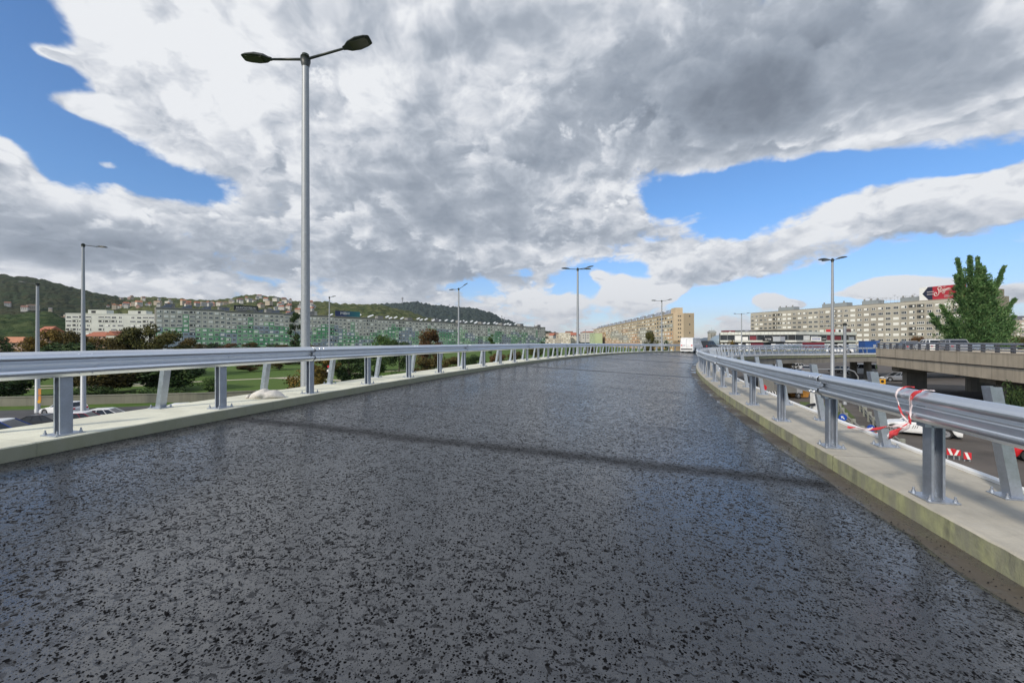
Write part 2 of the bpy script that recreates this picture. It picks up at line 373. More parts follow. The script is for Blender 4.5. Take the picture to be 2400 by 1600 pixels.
# ---------------------------------------------------------------- ramp surface
def asphalt():
    m = bpy.data.materials.new('wet_fresh_asphalt'); m.use_nodes = True; t = m.node_tree; q = NT(t); b = t.nodes['Principled BSDF']
    uv = t.nodes.new('ShaderNodeUVMap').outputs[0]; o_, s_, _ = q.sep(uv)
    warp = q.noise(uv, 6, 3, .5)
    uw = q.v('ADD', uv, q.xyz(q.m('MULTIPLY', warp, .03), q.m('MULTIPLY', warp, .02), 0))
    d1, c1 = q.vor(uw, 42, 1, 0, out='both', dim='2D'); d2, c2 = q.vor(uw, 80, 1, 0, out='both', dim='2D')
    r1 = q.sep(c1)[0]; r2 = q.sep(c2)[1]
    clump = q.noise(uv, 5.5, 4, .6)
    big = q.noise(uv, .55, 4, .55, .3)
    sz1 = q.m('MULTIPLY', q.mr(q.m('ADD', r1, q.m('MULTIPLY', q.m('SUBTRACT', clump, .5), 1.5)), .42, .95), .32)
    sz2 = q.m('MULTIPLY', q.mr(q.m('ADD', r2, q.m('MULTIPLY', q.m('SUBTRACT', clump, .5), 1.3)), .38, 1.0), .40)
    sp1 = q.mr(q.m('SUBTRACT', sz1, d1), -.03, .09); sp2 = q.mr(q.m('SUBTRACT', sz2, d2), -.03, .1)
    pit = q.noise(q.v('MULTIPLY', uw, (1.0, 1.25, 1)), 17, 3, .62, .6)
    pit2 = q.noise(uv, 42, 2, .6, .4)
    pits = q.mr(q.m('ADD', pit, q.m('MULTIPLY', q.m('SUBTRACT', pit2, .5), .35)), .545, .62)
    pits = q.m('MULTIPLY', pits, q.mr(q.noise(uv, .8, 3, .5), .3, .6, .45, 1))
    spot = q.m('MAXIMUM', q.m('MAXIMUM', sp1, q.m('MULTIPLY', sp2, .85)), q.m('MULTIPLY', pits, .8))
    pl_ = q.mr(q.m('ADD', q.noise(uv, 8, 5, .68), q.m('MULTIPLY', q.m('SUBTRACT', big, .5), .25)), .50, .58)
    spot = q.m('MAXIMUM', spot, q.m('MULTIPLY', pl_, .16))
    d3, c3 = q.vor(q.v('ADD', uv, q.xyz(q.m('MULTIPLY', pit, .05), q.m('MULTIPLY', pit2, .035), 0)), 21, 1, 0, out='both', dim='2D')
    sz3 = q.m('MULTIPLY', q.mr(q.m('ADD', q.sep(c3)[2], q.m('MULTIPLY', q.m('SUBTRACT', clump, .5), 1.2)), .42, .95), .27)
    spot = q.m('MAXIMUM', spot, q.m('MULTIPLY', q.mr(q.m('SUBTRACT', sz3, d3), -.02, .05), .95))
    # transverse laying joints and patches
    jn = q.noise(q.xyz(q.m('MULTIPLY', o_, .6), q.m('MULTIPLY', s_, .6), 0), 1.0, 4, .6)
    sj = q.m('ADD', s_, q.m('MULTIPLY', q.m('SUBTRACT', jn, .5), .5))
    band = 0.0
    for c, w, a in ((.72, .22, .95), (15.6, .30, .6), (29.5, .5, .7), (44, .9, .7), (9.0, .12, .25), (3.1, .10, .2)):
        g = q.m('EXPONENT', q.m('MULTIPLY', q.m('POWER', q.m('ABSOLUTE', q.m('DIVIDE', q.m('SUBTRACT', sj, c), w)), 2.0), -1.0))
        band = q.m('MULTIPLY_ADD', g, a, band)
    edge = q.mr(q.m('ADD', o_, q.m('MULTIPLY', jn, .5)), 1.0, .6)
    edge2 = q.mr(o_, 8.3, 8.65)
    band = q.m('MAXIMUM', band, q.m('MULTIPLY', edge, .55)); band = q.m('MAXIMUM', band, q.m('MULTIPLY', edge2, .4))
    wet = q.mr(big, .32, .66)
    rough = q.mr(wet, 0, 1, .24, .09)
    rough = q.m('ADD', rough, q.m('MULTIPLY', band, .33), clamp=True)
    rough = q.mix(spot, q.xyz(rough, rough, rough), (.85, .85, .85, 1))
    base = q.mix(q.noise(uv, 3, 5, .6), (.017, .0188, .0225, 1), (.032, .035, .040, 1))
    base = q.mix(q.m('MULTIPLY', band, .35), base, (.018, .016, .013, 1))
    grit = q.noise(uv, 140, 2, .5)
    base = q.mix(q.mr(grit, .62, .8), base, (.075, .075, .08, 1))
    base = q.mix(spot, base, (.0035, .0035, .004, 1))
    t.links.new(base, b.inputs['Base Color']); t.links.new(rough, b.inputs['Roughness']); b.inputs['IOR'].default_value = 1.62
    sp = q.m('MULTIPLY', q.m('SUBTRACT', 1.0, spot), q.mr(band, 0, 1, 1.0, .18)); t.links.new(sp, b.inputs['Specular IOR Level'])
    h = q.m('MULTIPLY_ADD', q.noise(uv, 38, 4, .6, .5), 1.0, q.m('MULTIPLY', spot, .55))
    h = q.m('MULTIPLY_ADD', clump, .6, h)
    n = t.nodes.new('ShaderNodeBump'); n.inputs['Strength'].default_value = .34; n.inputs['Distance'].default_value = .005
    t.links.new(h, n.inputs['Height']); t.links.new(n.outputs[0], b.inputs['Normal'])
    return m
M['asphalt'] = asphalt()
def gutter_mat():
    m = bpy.data.materials.new('gutter_mastic'); m.use_nodes = True; t = m.node_tree; q = NT(t); b = t.nodes['Principled BSDF']
    uv = t.nodes.new('ShaderNodeUVMap').outputs[0]; co = q.coord()
    n1 = q.noise(co, 1.2, 6, .6, .4); n2 = q.noise(co, 7, 5, .65)
    c = q.mix(q.mr(n1, .35, .65), (.055, .046, .035, 1), (.115, .10, .08, 1))
    d, cc = q.vor(co, 24, 1, 0, out='both'); r = q.sep(cc)[0]
    spot = q.m('MULTIPLY', q.mr(d, .12, .24, 1, 0), q.mr(r, .45, .55))
    c = q.mix(spot, c, (.008, .008, .008, 1))
    wet = q.mr(q.m('ADD', n1, q.m('MULTIPLY', n2, .25)), .62, .70)
    c = q.mix(q.m('MULTIPLY', wet, .6), c, (.05, .048, .055, 1))
    t.links.new(c, b.inputs['Base Color']); t.links.new(q.mr(wet, 0, 1, .62, .12), b.inputs['Roughness'])
    n = t.nodes.new('ShaderNodeBump'); n.inputs['Strength'].default_value = .3; n.inputs['Distance'].default_value = .01
    t.links.new(q.m('ADD', n2, spot), n.inputs['Height']); t.links.new(n.outputs[0], b.inputs['Normal'])
    return m
M['gutter'] = gutter_mat()
def road_surface():
    mb = MB(); mb.uv = []; ss = stations(-12, S1-1, .5); os_ = [.47, .53, 1.5, 3, 5, 7, 8.79]
    n = len(os_)
    for s in ss:
        for j, o in enumerate(os_):
            w = .05*mn.noise((s*1.3, 0, 0))+.035*mn.noise((s*5, 3, 0)) if j < 2 else 0
            mb.v.append(P(s, o+w, -.012 if j == 0 else .004*mn.noise((s*.6, o, 2)))); mb.uv.append((o+w, s))
    for i in range(len(ss)-1):
        for j in range(n-1): mb.f.append((i*n+j, (i+1)*n+j, (i+1)*n+j+1, i*n+j+1)); mb.mi.append(0)
    o = mb.build('road', M['asphalt']); o['kind'] = 'structure'; o['label'] = 'wet dark freshly laid asphalt of the curved ramp'
    g = sweep([(.19, -.012), (.66, -.014)], -12, S1-1, 1, 'gutter', M['gutter'], None, 'structure', closed=False)
road_surface()
# kerbs
kl = sweep([(8.81, -.17), (8.81, -.012), (8.822, 0), (10.09, 0), (10.09, -.35), (9.0, -.35), (8.81, -.30)], -4, S1-1, .12, 'left_kerb', M['kerbL'], zL, 'structure', jit=.003)
kr = sweep([(.19, -.34), (.19, -.012), (.175, 0), (-.92, 0), (-.92, -.55), (-.7, -.55), (.15, -.5)][::-1], -4, S1-1, .12, 'right_kerb', M['kerbR'], zR, 'structure', jit=.009)
edge = sweep([(-.90, .002), (-.90, .035), (-.985, .035), (-.985, -.16), (-.925, -.16), (-.925, .002)][::-1], -12, S1-1, 1, 'kerb_edging', M['white'], zR, 'structure')
# the ramp body below (things: the bridge with its girder and piers)
br = empty('ramp_bridge', P(0, 4.5, -1.5), 0, label='curved concrete ramp bridge carrying the wet asphalt road and both guardrails', cat='bridge')
def wparent(o, p):
    o.parent = p; o.matrix_parent_inverse = Matrix.Translation(-Vector(p.location)); return o
wparent(sweep([(-.80, -.56), (-.80, -1.36), (1.2, -1.5), (7.8, -1.3), (9.95, -.95), (9.95, -.30), (8.85, -.25), (.2, -.25), (.1, -.52), (-.65, -.52)], -12, S1-1, 1, 'girder', M['fascia'], zR), br)
for s in (-6, 16, 38, 60, 78, 96, 114):
    a = P(s, 3.2); b = P(s, 5.8); m_ = MB(); m_.tube([(a.x, a.y, -.2), (a.x, a.y, a.z-1.2)], .55, 16); m_.tube([(b.x, b.y, -.2), (b.x, b.y, b.z-1.1)], .55, 16)
    wparent(m_.build('pier', M['fascia'], None, True), br)
# loose chippings on the road
def chips():
    mb = MB(); rnd = random.Random(3)
    for i in range(15000):
        s = -3.5+13*rnd.random()**1.5; o = .3+8.3*rnd.random()
        if o < .5 and rnd.random() < .4: continue
        x, y, h = fr(s)
        p = P(s, o, -.004 if o < .5 else .001); 
        if p.y < .8: continue
        r = rnd.uniform(.0022, .0052)*(1.25 if rnd.random() < .12 else 1)
        k = len(mb.v); a0 = rnd.random()*6.28; n = 5
        for j in range(n):
            a = a0+j*6.283/n; q_ = r*rnd.uniform(.75, 1.35); mb.v.append(p+Vector((math.cos(a)*q_*1.3, math.sin(a)*q_, -.001)))
        tp = r*rnd.uniform(.6, 1.2)
        for j in range(n):
            a = a0+j*6.283/n; q_ = r*rnd.uniform(.4, .8); mb.v.append(p+Vector((math.cos(a)*q_*1.3, math.sin(a)*q_, tp*rnd.uniform(.8, 1.1))))
        for j in range(n):
            j2 = (j+1) % n; mb.f.append((k+j, k+j2, k+n+j2, k+n+j)); mb.mi.append(0)
        mb.f.append(tuple(k+n+j for j in range(n))); mb.mi.append(0)
    o = mb.build('chippings', mat('black_chippings', (.008, .008, .009), .8, spec=.2)); tag(o, 'loose black chippings scattered over the wet asphalt', 'chippings', kind='stuff')
chips()
# ---------------------------------------------------------------- guardrails
BEAM = [(.0, -.156), (.018, -.155), (.030, -.151), (.066, -.122), (.077, -.110), (.082, -.096), (.083, -.082), (.081, -.068), (.075, -.056), (.016, -.026), (.005, -.017), (.0, -.006), (.0, .006), (.005, .017), (.016, .026), (.075, .056), (.081, .068), (.083, .082), (.082, .096), (.077, .110), (.066, .122), (.030, .151), (.018, .155), (.0, .156)]
BEAM = [(a, b*.93) for a, b in BEAM]
BEAM = BEAM+[(a-.004, b*.985) for a, b in BEAM[::-1]]
def beam_seg(s0, s1, sgn, off, base, H, name, parent, arr=None):
    """W profile: sgn +1 -> waves face larger o"""
    mb = MB(); ss = stations(s0, s1, .5); n = len(BEAM)
    for i, s in enumerate(ss):
        sc = 1.0
        for (a, b) in BEAM: mb.v.append(P(s, off+sgn*a, H+b, base))
    for i in range(len(ss)-1):
        for j in range(n):
            j2 = (j+1) % n; mb.f.append((i*n+j, i*n+j2, (i+1)*n+j2, (i+1)*n+j)); mb.mi.append(0)
    mb.f.append(tuple(range(n))); mb.mi.append(0); e = (len(ss)-1)*n; mb.f.append(tuple(e+j for j in range(n))[::-1]); mb.mi.append(0)
    # splice bolts near the start of each length
    for k, (da, db) in enumerate(((.10, .015), (.22, .015), (.10, .105), (.22, .105), (.10, -.105), (.22, -.105))):
        d = .006 if abs(db) < .05 else .085
        p = P(s0+da, off+sgn*(d), H+db, base); x, y, h = fr(s0); nrm = Vector((-math.cos(h), math.sin(h), 0))*sgn
        mb.tube([p-nrm*.002, p+nrm*.006, p+nrm*.012], [.014, .013, .006], 8)
    o = mb.build(name, M['galv_beam'], None); me = o.data
    return wparent(o, parent)
def post_mesh(hgt):
    """C channel, open towards -y (local), x = towards outside"""
    w, d, t, lip = .052, .060, .008, .020
    pts = [(-w, -d), (-w, d), (w, d), (w, -d), (w-lip, -d), (w-lip, -d+t), (w-t, -d+t), (w-t, d-t), (-w+t, d-t), (-w+t, -d+t), (-w+lip, -d+t), (-w+lip, -d)]
    mb = MB(); mb.prism(pts, lambda p: (p[0], p[1], .012), lambda p: (p[0], p[1], hgt)); return mb.mesh('post', M['galv'])
def plate_mesh(w, d):
    mb = MB(); mb.box(-w, w, -d, d, 0, .014)
    return mb.mesh('base_plate', M['galv'])
def bolt_mesh():
    mb = MB(); mb.tube([(0, 0, .012), (0, 0, .018)], .021, 10); mb.tube([(0, 0, .018), (0, 0, .036)], .016, 6); mb.tube([(0, 0, .036), (0, 0, .062)], .009, 8)
    return mb.mesh('bolt', M['galv'])
ME_POST = post_mesh(.84); ME_PLATE = plate_mesh(.12, .14); ME_BOLT = bolt_mesh()
mb = MB(); mb.box(-.10, .062, -.06, .06, .66, .90); ME_BLOCK = mb.mesh('spacer', M['galv'])
mb = MB(); mb.box(-.052, .40, -.055, -.045, .905, .915); mb.box(-.052, .40, .045, .055, .905, .915); mb.box(-.052, .40, -.055, .055, .915, .922); ME_TOP = mb.mesh('bracket', M['galv'])
def inst(me, name, parent, loc=(0, 0, 0)):
    o = bpy.data.objects.new(name, me); C.objects.link(o); o.parent = parent; o.location = loc; return o
H = .80
HR = .835
def guardrail(side, label):
    right = side == 'R'; H = HR+.011 if right else .811; base = zR if right else zL; off = 0 if right else W; sgn = 1 if right else -1
    ss = []
    s = -1.19 if not right else 0.0
    k0 = s
    while s > -9: s -= 2/(1+(0 if right else 9.01)*kap(s))
    while s < S1-4: ss.append(s); s += 2/(1+(0 if right else 9.01)*kap(s))
    root = empty('guardrail', P(ss[0], off, 0, base), 0, label=label, cat='guardrail')
    rl = Vector(root.location)
    for i, s in enumerate(ss):
        p = P(s, off, 0, base); x, y, h = fr(s)
        # local +x = outside. right: outside is -left normal. left: outside is left normal (mirror by facing)
        po = inst(ME_POST, 'post', root, p-rl)
        rz = -h if right else -h
        po.rotation_euler = (0, 0, rz)
        if i % 1 == 0:
            pl = inst(ME_PLATE, 'base_plate', po)
            if s < 30:
                for bx, by in ((-.095, -.11), (.095, -.11), (-.095, .11), (.095, .11)): inst(ME_BOLT, 'bolt', pl, (bx, by, 0))
            sp = inst(ME_BLOCK, 'spacer', root, p-rl); sp.rotation_euler = (0, 0, rz if right else rz+math.pi)
            if i % 2 == 0 and s < 40:
                bk = inst(ME_TOP, 'bracket', root, p-rl); bk.rotation_euler = sp.rotation_euler
    step = 2
    st = 0 if right else 1
    cuts = [ss[i]+.0 for i in range(st, len(ss), 2)]
    cuts = [ss[0]-2]+cuts
    for a, b in zip(cuts[:-1], cuts[1:]):
        a2 = a-(.02 if right else .0)
        beam_seg(a-.06, b+.25, sgn, off+sgn*(.10 if (cuts.index(a) % 2) else .119), base, H, 'rail_beam', root)
    return ss
ssL = guardrail('L', 'galvanised W beam guardrail along the cream kerb on the left of the ramp')
ssR = guardrail('R', 'galvanised W beam guardrail with tape tied to it along the weathered right kerb')
# leaning posts on the outer edge of both kerbs
def lean_meshes():
    mb = MB(); h = 1.02; w, d = .045, .052; k = .16
    pts = [(-w, -d), (w, -d), (w+.0, d), (-w, d)]
    t = .006
    pts = [(-w, -d), (-w, d), (w, d), (w, d-t), (-w+t, d-t), (-w+t, -d+t), (w, -d+t), (w, -d)]
    mb.prism(pts, lambda p: (p[0], p[1], .01), lambda p: (p[0]-k, p[1], h))
    mb.box(w-.01, w-.004, -d+.007, d-.007, .012, .02)
    c = mb.mesh('lean_post', M['galv'])
    mb = MB(); mb.box(-.13, .12, -.11, .11, 0, .012); pl = mb.mesh('base_plate', M['galv'])
    return c, pl
ME_LEAN, ME_LPL = lean_meshes()
def lean_row(ss, right):
    base = zR if right else zL; n = 0
    off = -.74 if right else W+1.0-.06
    ss2 = [s+1.66 for s in ss] if not right else [s+.23 for s in ss]
    for i, s in enumerate(ss2):
        if s > 100: break
        p = P(s, off, 0, base); x, y, h = fr(s)
        if p.y < 1.5 or s > 92: continue
        root = empty('leaning_post', p, -h if right else -h+math.pi)
        wh = 'behind the right guardrail' if right else 'behind the left guardrail'
        g = 'leaning steel posts behind the right guardrail' if right else 'leaning steel posts behind the left guardrail'
        ln = 'short leaning galvanised post in the row '+wh
        px = p.x/p.y*1000+1200
        if right and 2040 < px < 2110: ln = 'leaning galvanised post beside the fluttering tape and the rally car below'
        elif right and px > 2110: ln = 'largest leaning galvanised post, beside the red car at the right edge'
        elif not right and px < 420: ln = 'leaning galvanised post in front of the white van, nearest on the left kerb'
        elif not right and px < 660: ln = 'leaning galvanised post standing behind the grey sandbag'
        tag(root, ln, 'post', g)
        sh = inst(ME_LEAN, 'shaft', root); sh.scale = (1, 1, 1 if right else .93); pl = inst(ME_LPL, 'base_plate', root)
        if s < 22:
            for bx, by in ((-.1, -.085), (.09, -.085), (-.1, .085), (.09, .085)): inst(ME_BOLT, 'bolt', pl, (bx, by, -.003))
lean_row(ssL, False); lean_row(ssR, True)
# ---------------------------------------------------------------- sandbag
def sandbag():
    p = P(1.92, 9.60, 0, zL); 
    p = Vector((-4.62, 8.05, 0)); p.z = EYE-1.075
    root = empty('sandbag', p, R(4), label='pale grey filled sandbag lying on the cream kerb behind the left guardrail', cat='sandbag')
    rings = []; N = 34; K = 26; Lh = .325
    for i in range(N):
        t = i/(N-1); x = -Lh+2*Lh*t
        wv = math.sin(math.pi*min(max(t, .03), .5))**.5 if t < .5 else max(.04, 1-((t-.5)/.5)**2.2)**.8
        pinch = 1-.07*math.exp(-((t-.5)/.07)**2)
        tail = 1.0
        ry = .17*wv*pinch*tail; rz = .092*wv*(1-.15*math.exp(-((t-.5)/.07)**2))*tail*(1.1 if t < .5 else .92)
        zc = rz*.92
        ring = []
        for j in range(K):
            a = 2*math.pi*j/K; c, s_ = math.cos(a), math.sin(a)
            n = mn.noise((x*7, c*1.6, s_*1.6))*.012+mn.noise((x*22, c*3, s_*3))*.006+.006*math.sin(a*5+x*30)*math.exp(-((t-.48)/.12)**2)*2
            yy = (ry+n)*math.copysign(abs(c)**.8, c); zz = zc+(rz+n)*math.copysign(abs(s_)**.9, s_)
            ring.append((x+.02*s_, yy, max(zz, .002)))
        rings.append(ring)
    b = MB().loft(rings); o = b.build('sack', mat('sack_fabric', (.58, .56, .52), .85, bump=.5, bs=60, vs_=12), root, True)
    t2 = MB(); t2.loft([[(-Lh-.035+.01*math.sin(a*3), .07*math.cos(a), .035+.028*math.sin(a)) for a in [k*6.283/12 for k in range(12)]], [(-Lh+.02, .08*math.cos(a), .05+.045*math.sin(a)) for a in [k*6.283/12 for k in range(12)]]])
    t2.build('neck', MATS['sack_fabric'], root, True)
sandbag()
# ---------------------------------------------------------------- warning tape
def tape():
    s = 0; root_p = P(-.05, .2, HR, zR)
    root = empty('warning_tape', root_p, 0, label='red and white warning tape tied round the right guardrail, ends fluttering', cat='tape')
    m = bpy.data.materials.new('tape_red_white'); m.use_nodes = True; t = m.node_tree; q = NT(t); b = t.nodes['Principled BSDF']
    uv = t.nodes.new('ShaderNodeUVMap').outputs[0]; u_, v_, _ = q.sep(uv)
    f = q.m('FRACT', q.m('MULTIPLY', q.m('ADD', v_, q.m('MULTIPLY', u_, .06)), 3.3)); f = q.m('GREATER_THAN', f, .42)
    t.links.new(q.mix(f, (.55, .05, .06, 1), (.70, .62, .64, 1)), b.inputs['Base Color']); b.inputs['Roughness'].default_value = .35
    def ribbon(pts, wd, wdir, off=0, tw=0):
        mb = MB(); mb.uv = []; pts = [Vector(p) for p in pts]
        # Catmull-Rom
        out = []
        for i in range(len(pts)-1):
            p0, p1, p2, p3 = pts[max(i-1, 0)], pts[i], pts[i+1], pts[min(i+2, len(pts)-1)]
            for k in range(8):
                t_ = k/8; out.append(.5*((2*p1)+(-p0+p2)*t_+(2*p0-5*p1+4*p2-p3)*t_*t_+(-p0+3*p1-3*p2+p3)*t_**3))
        out.append(pts[-1]); L = off
        for i, p in enumerate(out):
            if i: L += (p-out[i-1]).length
            d = (out[min(i+1, len(out)-1)]-out[max(i-1, 0)]).normalized()
            wv = Vector(wdir); wv = (wv-d*wv.dot(d)).normalized(); wv = Matrix.Rotation(tw*math.sin(i*.35), 3, d) @ wv
            w_ = wd[0]+(wd[1]-wd[0])*i/(len(out)-1)
            for j, e in enumerate((-1, -.33, .33, 1)):
                mb.v.append(p+wv*w_*e/2+d.cross(wv)*(.004*math.sin(j*2.2+i*.9))); mb.uv.append((j/3, L))
        for i in range(len(out)-1):
            for j in range(3): mb.f.append((i*4+j, i*4+j+1, (i+1)*4+j+1, (i+1)*4+j)); mb.mi.append(0)
        o = mb.build('tape_strip', m, None, True)
        md = o.modifiers.new('s', 'SOLIDIFY'); md.thickness = .0012
        wparent(o, root)
    def B(ds, d, z): return P(ds, .1+d, HR+z, zR)     # on / in front of the beam face
    knot = B(-.04, .105, -.155)
    ribbon([B(.12, -.02, .175), B(.14, .05, .17), B(.17, .10, .11), B(.14, .098, .0), B(.05, .11, -.09), knot], (.022, .014), (0, .6, .3), 0, .5)
    ribbon([B(-.13, -.03, .17), B(-.12, .06, .165), B(-.06, .10, .10), B(-.03, .09, .0), B(-.035, .105, -.09), knot], (.026, .02), (0, .8, .2), .2, .3)
    ribbon([B(-.12, -.03, .165), B(-.10, .07, .162), B(-.045, .105, .09), B(-.02, .095, -.02), knot], (.02, .02), (0, .8, .2), .5, .8)
    k = knot
    v1 = Vector((-.30, .02, .0))
    ribbon([k, k+Vector((-.10, .02, -.02)), k+Vector((-.22, .02, -.035)), k+Vector((-.36, .02, -.052)), k+Vector((-.47, .0, -.04)), k+Vector((-.56, .02, -.03))], (.026, .02), (0, 0, 1), .05, .35)
    ribbon([k, k+Vector((-.05, -.01, -.035)), k+Vector((-.12, -.02, -.055)), k+Vector((-.19, -.02, -.09)), k+Vector((-.235, -.03, -.125))], (.03, .065), (.3, 0, 1), .15, .25)
    tx = MB(); R3 = Matrix.Rotation(R(90), 4, 'X')
    tx.text('LÉPNI', .030, Matrix.Translation(k+Vector((-.20, -.004, -.031))) @ Matrix.Rotation(R(4), 4, 'Y') @ R3, 0, .0006)
    tx.text('TIL', .030, Matrix.Translation(k+Vector((-.195, -.045, -.097))) @ Matrix.Rotation(R(-38), 4, 'Y') @ R3, 0, .0006)
    wparent(tx.build('lettering', M['black'], None), root)
tape()
# ---------------------------------------------------------------- street lamps
def lamp_head(L=.66):
    rings = []
    prof = [(0, .045, .04), (.06, .06, .05), (.16, .12, .085), (.36, .155, .10), (.56, .135, .075), (.655, .105, .045), (.67, .09, .03)]
    K = 14
    for (x, w, h) in prof:
        r = []
        for j in range(K):
            a = 2*math.pi*j/K; c, s_ = math.cos(a), math.sin(a)
            z = h*s_ if s_ > 0 else .012*s_ ; r.append((x, w*math.copysign(abs(c)**.7, c), z))
        rings.append(r)
    hd = MB().loft(rings).mesh('head', M['lamp_head'])
    ln = MB(); ln.prism([(.20, -.105), (.56, -.10), (.60, -.06), (.60, .06), (.56, .10), (.20, .105)], lambda p: (p[0], p[1], -.022), lambda p: (p[0], p[1], -.010))
    return hd, ln.mesh('lens', M['lens'])
ME_HEAD, ME_LENS = lamp_head()
def street_lamp(x, y, top, arms, label, r0=.135, r1=.062, hs=1.0, group=None, z0=0.0, rz=0):
    root = empty('street_lamp', (x, y, z0), rz, label=label, cat='street lamp', group=group)
    h = top-z0; mb = MB()
    mb.tube([(0, 0, -.1), (0, 0, .35), (0, 0, .36), (0, 0, h*.5), (0, 0, h-.35), (0, 0, h)], [r0*1.12, r0*1.12, r0, (r0+r1)/2, r1, r1], 20)
    mb.build('pole', M['lamp_pole'], root, True)
    mb = MB(); mb.tube([(0, 0, h-.32), (0, 0, h-.18), (0, 0, h-.06)], [r1, r1*1.45, r1*1.4], 12); mb.tube([(0, 0, h-.02), (0, 0, h+.03)], [r1, r1*.4], 12); mb.build('collar', M['lamp_head'], root, True)
    for (ang, ln, up, roll) in arms:
        a = R(ang); d = Vector((math.cos(a), math.sin(a), 0))
        e = Vector((0, 0, h-.10))+d*ln+Vector((0, 0, up))
        mb = MB(); mb.tube([Vector((0, 0, h-.12))+d*.03, e], [.034, .028], 10); ar = mb.build('arm', M['lamp_head'], root, True)
        for me, nm in ((ME_HEAD, 'lamp_head'),):
            o = inst(me, nm, root, e-d*.02); o.rotation_euler = (roll, -math.atan2(up, ln)*1.0-R(4), a); o.scale = (hs,)*3
            inst(ME_LENS, 'lens', o)
    return root
street_lamp(G(716, 10.6), 10.6, EYE+.672*10.6, [(178, .88, .0, R(6)), (-8, 1.02, .15, R(-14))], 'tall double headed grey street lamp rising just behind the left guardrail', .130, .082, 1.08)
LG = 'double headed street lamps beside the ramp'
street_lamp(G(1354, 41), 41, EYE+.172*41, [(182, .85, 0, 0), (140, .9, .1, 0), (12, .9, .15, 0), (-40, .7, -.1, 0)], 'street lamp with four heads beyond the far left rail, before the small clouds', .17, .08, 1.1)
street_lamp(G(1551, 70), 70, EYE+.0965*70, [(182, .9, .0, 0), (2, .9, .1, 0)], 'double headed street lamp in front of the ochre apartment block', .17, .08, 1.25, LG)
street_lamp(G(1951, 36.5), 36.5, EYE+.194*36.5, [(185, .34, -.02, 0), (5, .42, .06, 0), (200, .3, -.06, 0)], 'tall street lamp with flat paired heads between ramp and overpass', .165, .085, 1.35)
street_lamp(G(1738, 108), 108, EYE+.0655*108, [(180, 1.3, .0, 0), (0, 1.3, .1, 0)], 'distant double armed street lamp before the shopping centre', .18, .09, 1.2, LG)
street_lamp(G(1075, 55), 55, EYE+.125*55, [(205, .55, -.12, 0), (20, .6, .35, 0)], 'double headed street lamp in front of the dark hill', .17, .08, 1.1)
street_lamp(G(772, 66), 66, EYE+.105*66, [(20, .3, .05, 0)], 'thin distant street lamp just right of the tall near lamp', .17, .08, 1.0)
street_lamp(G(195, 37), 37, EYE+.229*37, [(-2, 1.25, -.18, 0)], 'single armed street lamp over the white estate car on the left road', .20, .10, 1.3)
street_lamp(G(88, 39), 39, EYE+.137*39, [(175, 1.2, .12, 0)], 'single armed pale street lamp nearest the left edge with yellow signs', .19, .10, 1.0)
street_lamp(G(1980, 44), 44, EYE+.043*44, [(180, 1.6, -.2, 0), (30, .4, -.1, 0)], 'slim grey pole with a short arm right of the tall flat headed lamp', .16, .13, .8)
# distant thin lamp far left among yellow building
street_lamp(G(1372, 300), 300, EYE+.028*300, [(180, 3.5, 0, 0), (0, 4.5, .4, 0)], 'very distant wide armed street lamp left of the ochre block', .3, .2, 2.2)
exec_after = []
# ---------------------------------------------------------------- ground and hills
def ground():
    m = bpy.data.materials.new('grass_ground'); m.use_nodes = True; t = m.node_tree; q = NT(t); b = t.nodes['Principled BSDF']
    co = q.coord(); n1 = q.noise(co, .05, 6, .6); n2 = q.noise(co, .9, 6, .7); n3 = q.noise(co, 7, 3, .6)
    c = q.mix(q.mr(n1, .35, .65), (.07, .135, .022, 1), (.10, .15, .036, 1))
    c = q.mix(q.mr(n2, .3, .75), c, (.055, .10, .02, 1)); c = q.mix(q.mr(n3, .55, .8, 0, .5), c, (.11, .12, .04, 1))
    t.links.new(c, b.inputs['Base Color']); b.inputs['Roughness'].default_value = .95; b.inputs['Specular IOR Level'].default_value = .15
    mb = MB(); s = 8300
    mb.quad((-s, -s, 0), (s, -s, 0), (s, 8800, 0), (-s, 8800, 0)); o = mb.build('ground', m); o['kind'] = 'structure'; o['label'] = 'green park lawn and open ground around the ramp'
ground()
def sheet(name, pts, z, m, label=None):
    mb = MB(); mb.v = [Vector((x, y, z)) for x, y in pts]; mb.f = [tuple(range(len(pts)))]; mb.mi = [0]
    o = mb.build(name, m); o['kind'] = 'structure'
    if label: o['label'] = label
    return o
def strip(name, line, w, z, m, label=None):
    mb = MB(); n = len(line)
    for i, p in enumerate(line):
        a = Vector(line[max(i-1, 0)]); b = Vector(line[min(i+1, n-1)]); d = (b-a).normalized(); nn = Vector((-d.y, d.x)); p = Vector(p)
        for e in (-.5, .5): v = p+nn*w*e; mb.v.append(Vector((v.x, v.y, z)))
    for i in range(n-1): mb.f.append((2*i, 2*i+2, 2*i+3, 2*i+1)); mb.mi.append(0)
    o = mb.build(name, m); o['kind'] = 'structure'
    if label: o['label'] = label
    return o
M['tarmac'] = mat('old_tarmac', (.05, .05, .052), .8, vs_=.4, var=.3, bump=.2)
M['tarmac2'] = mat('worn_tarmac_brown', (.085, .075, .066), .85, vs_=.3, var=.35)
M['pathm'] = mat('path_gravel', (.42, .37, .29), .9)
M['line'] = mat('road_line_white', (.30, .30, .29), .6)
M['pave'] = mat('pavement_grey', (.22, .21, .19), .85, vs_=1, var=.2)
strip('street', [(-160, 16), (-60, 27), (-38, 31), (-22, 37), (-10, 46), (2, 62), (12, 90)], 22, .004, M['tarmac'], 'grey street with traffic left of the ramp')
strip('road_marking', [(-160, 19), (-60, 30), (-38, 34), (-23, 40), (-12, 49), (0, 65)], .16, .009, M['line'])
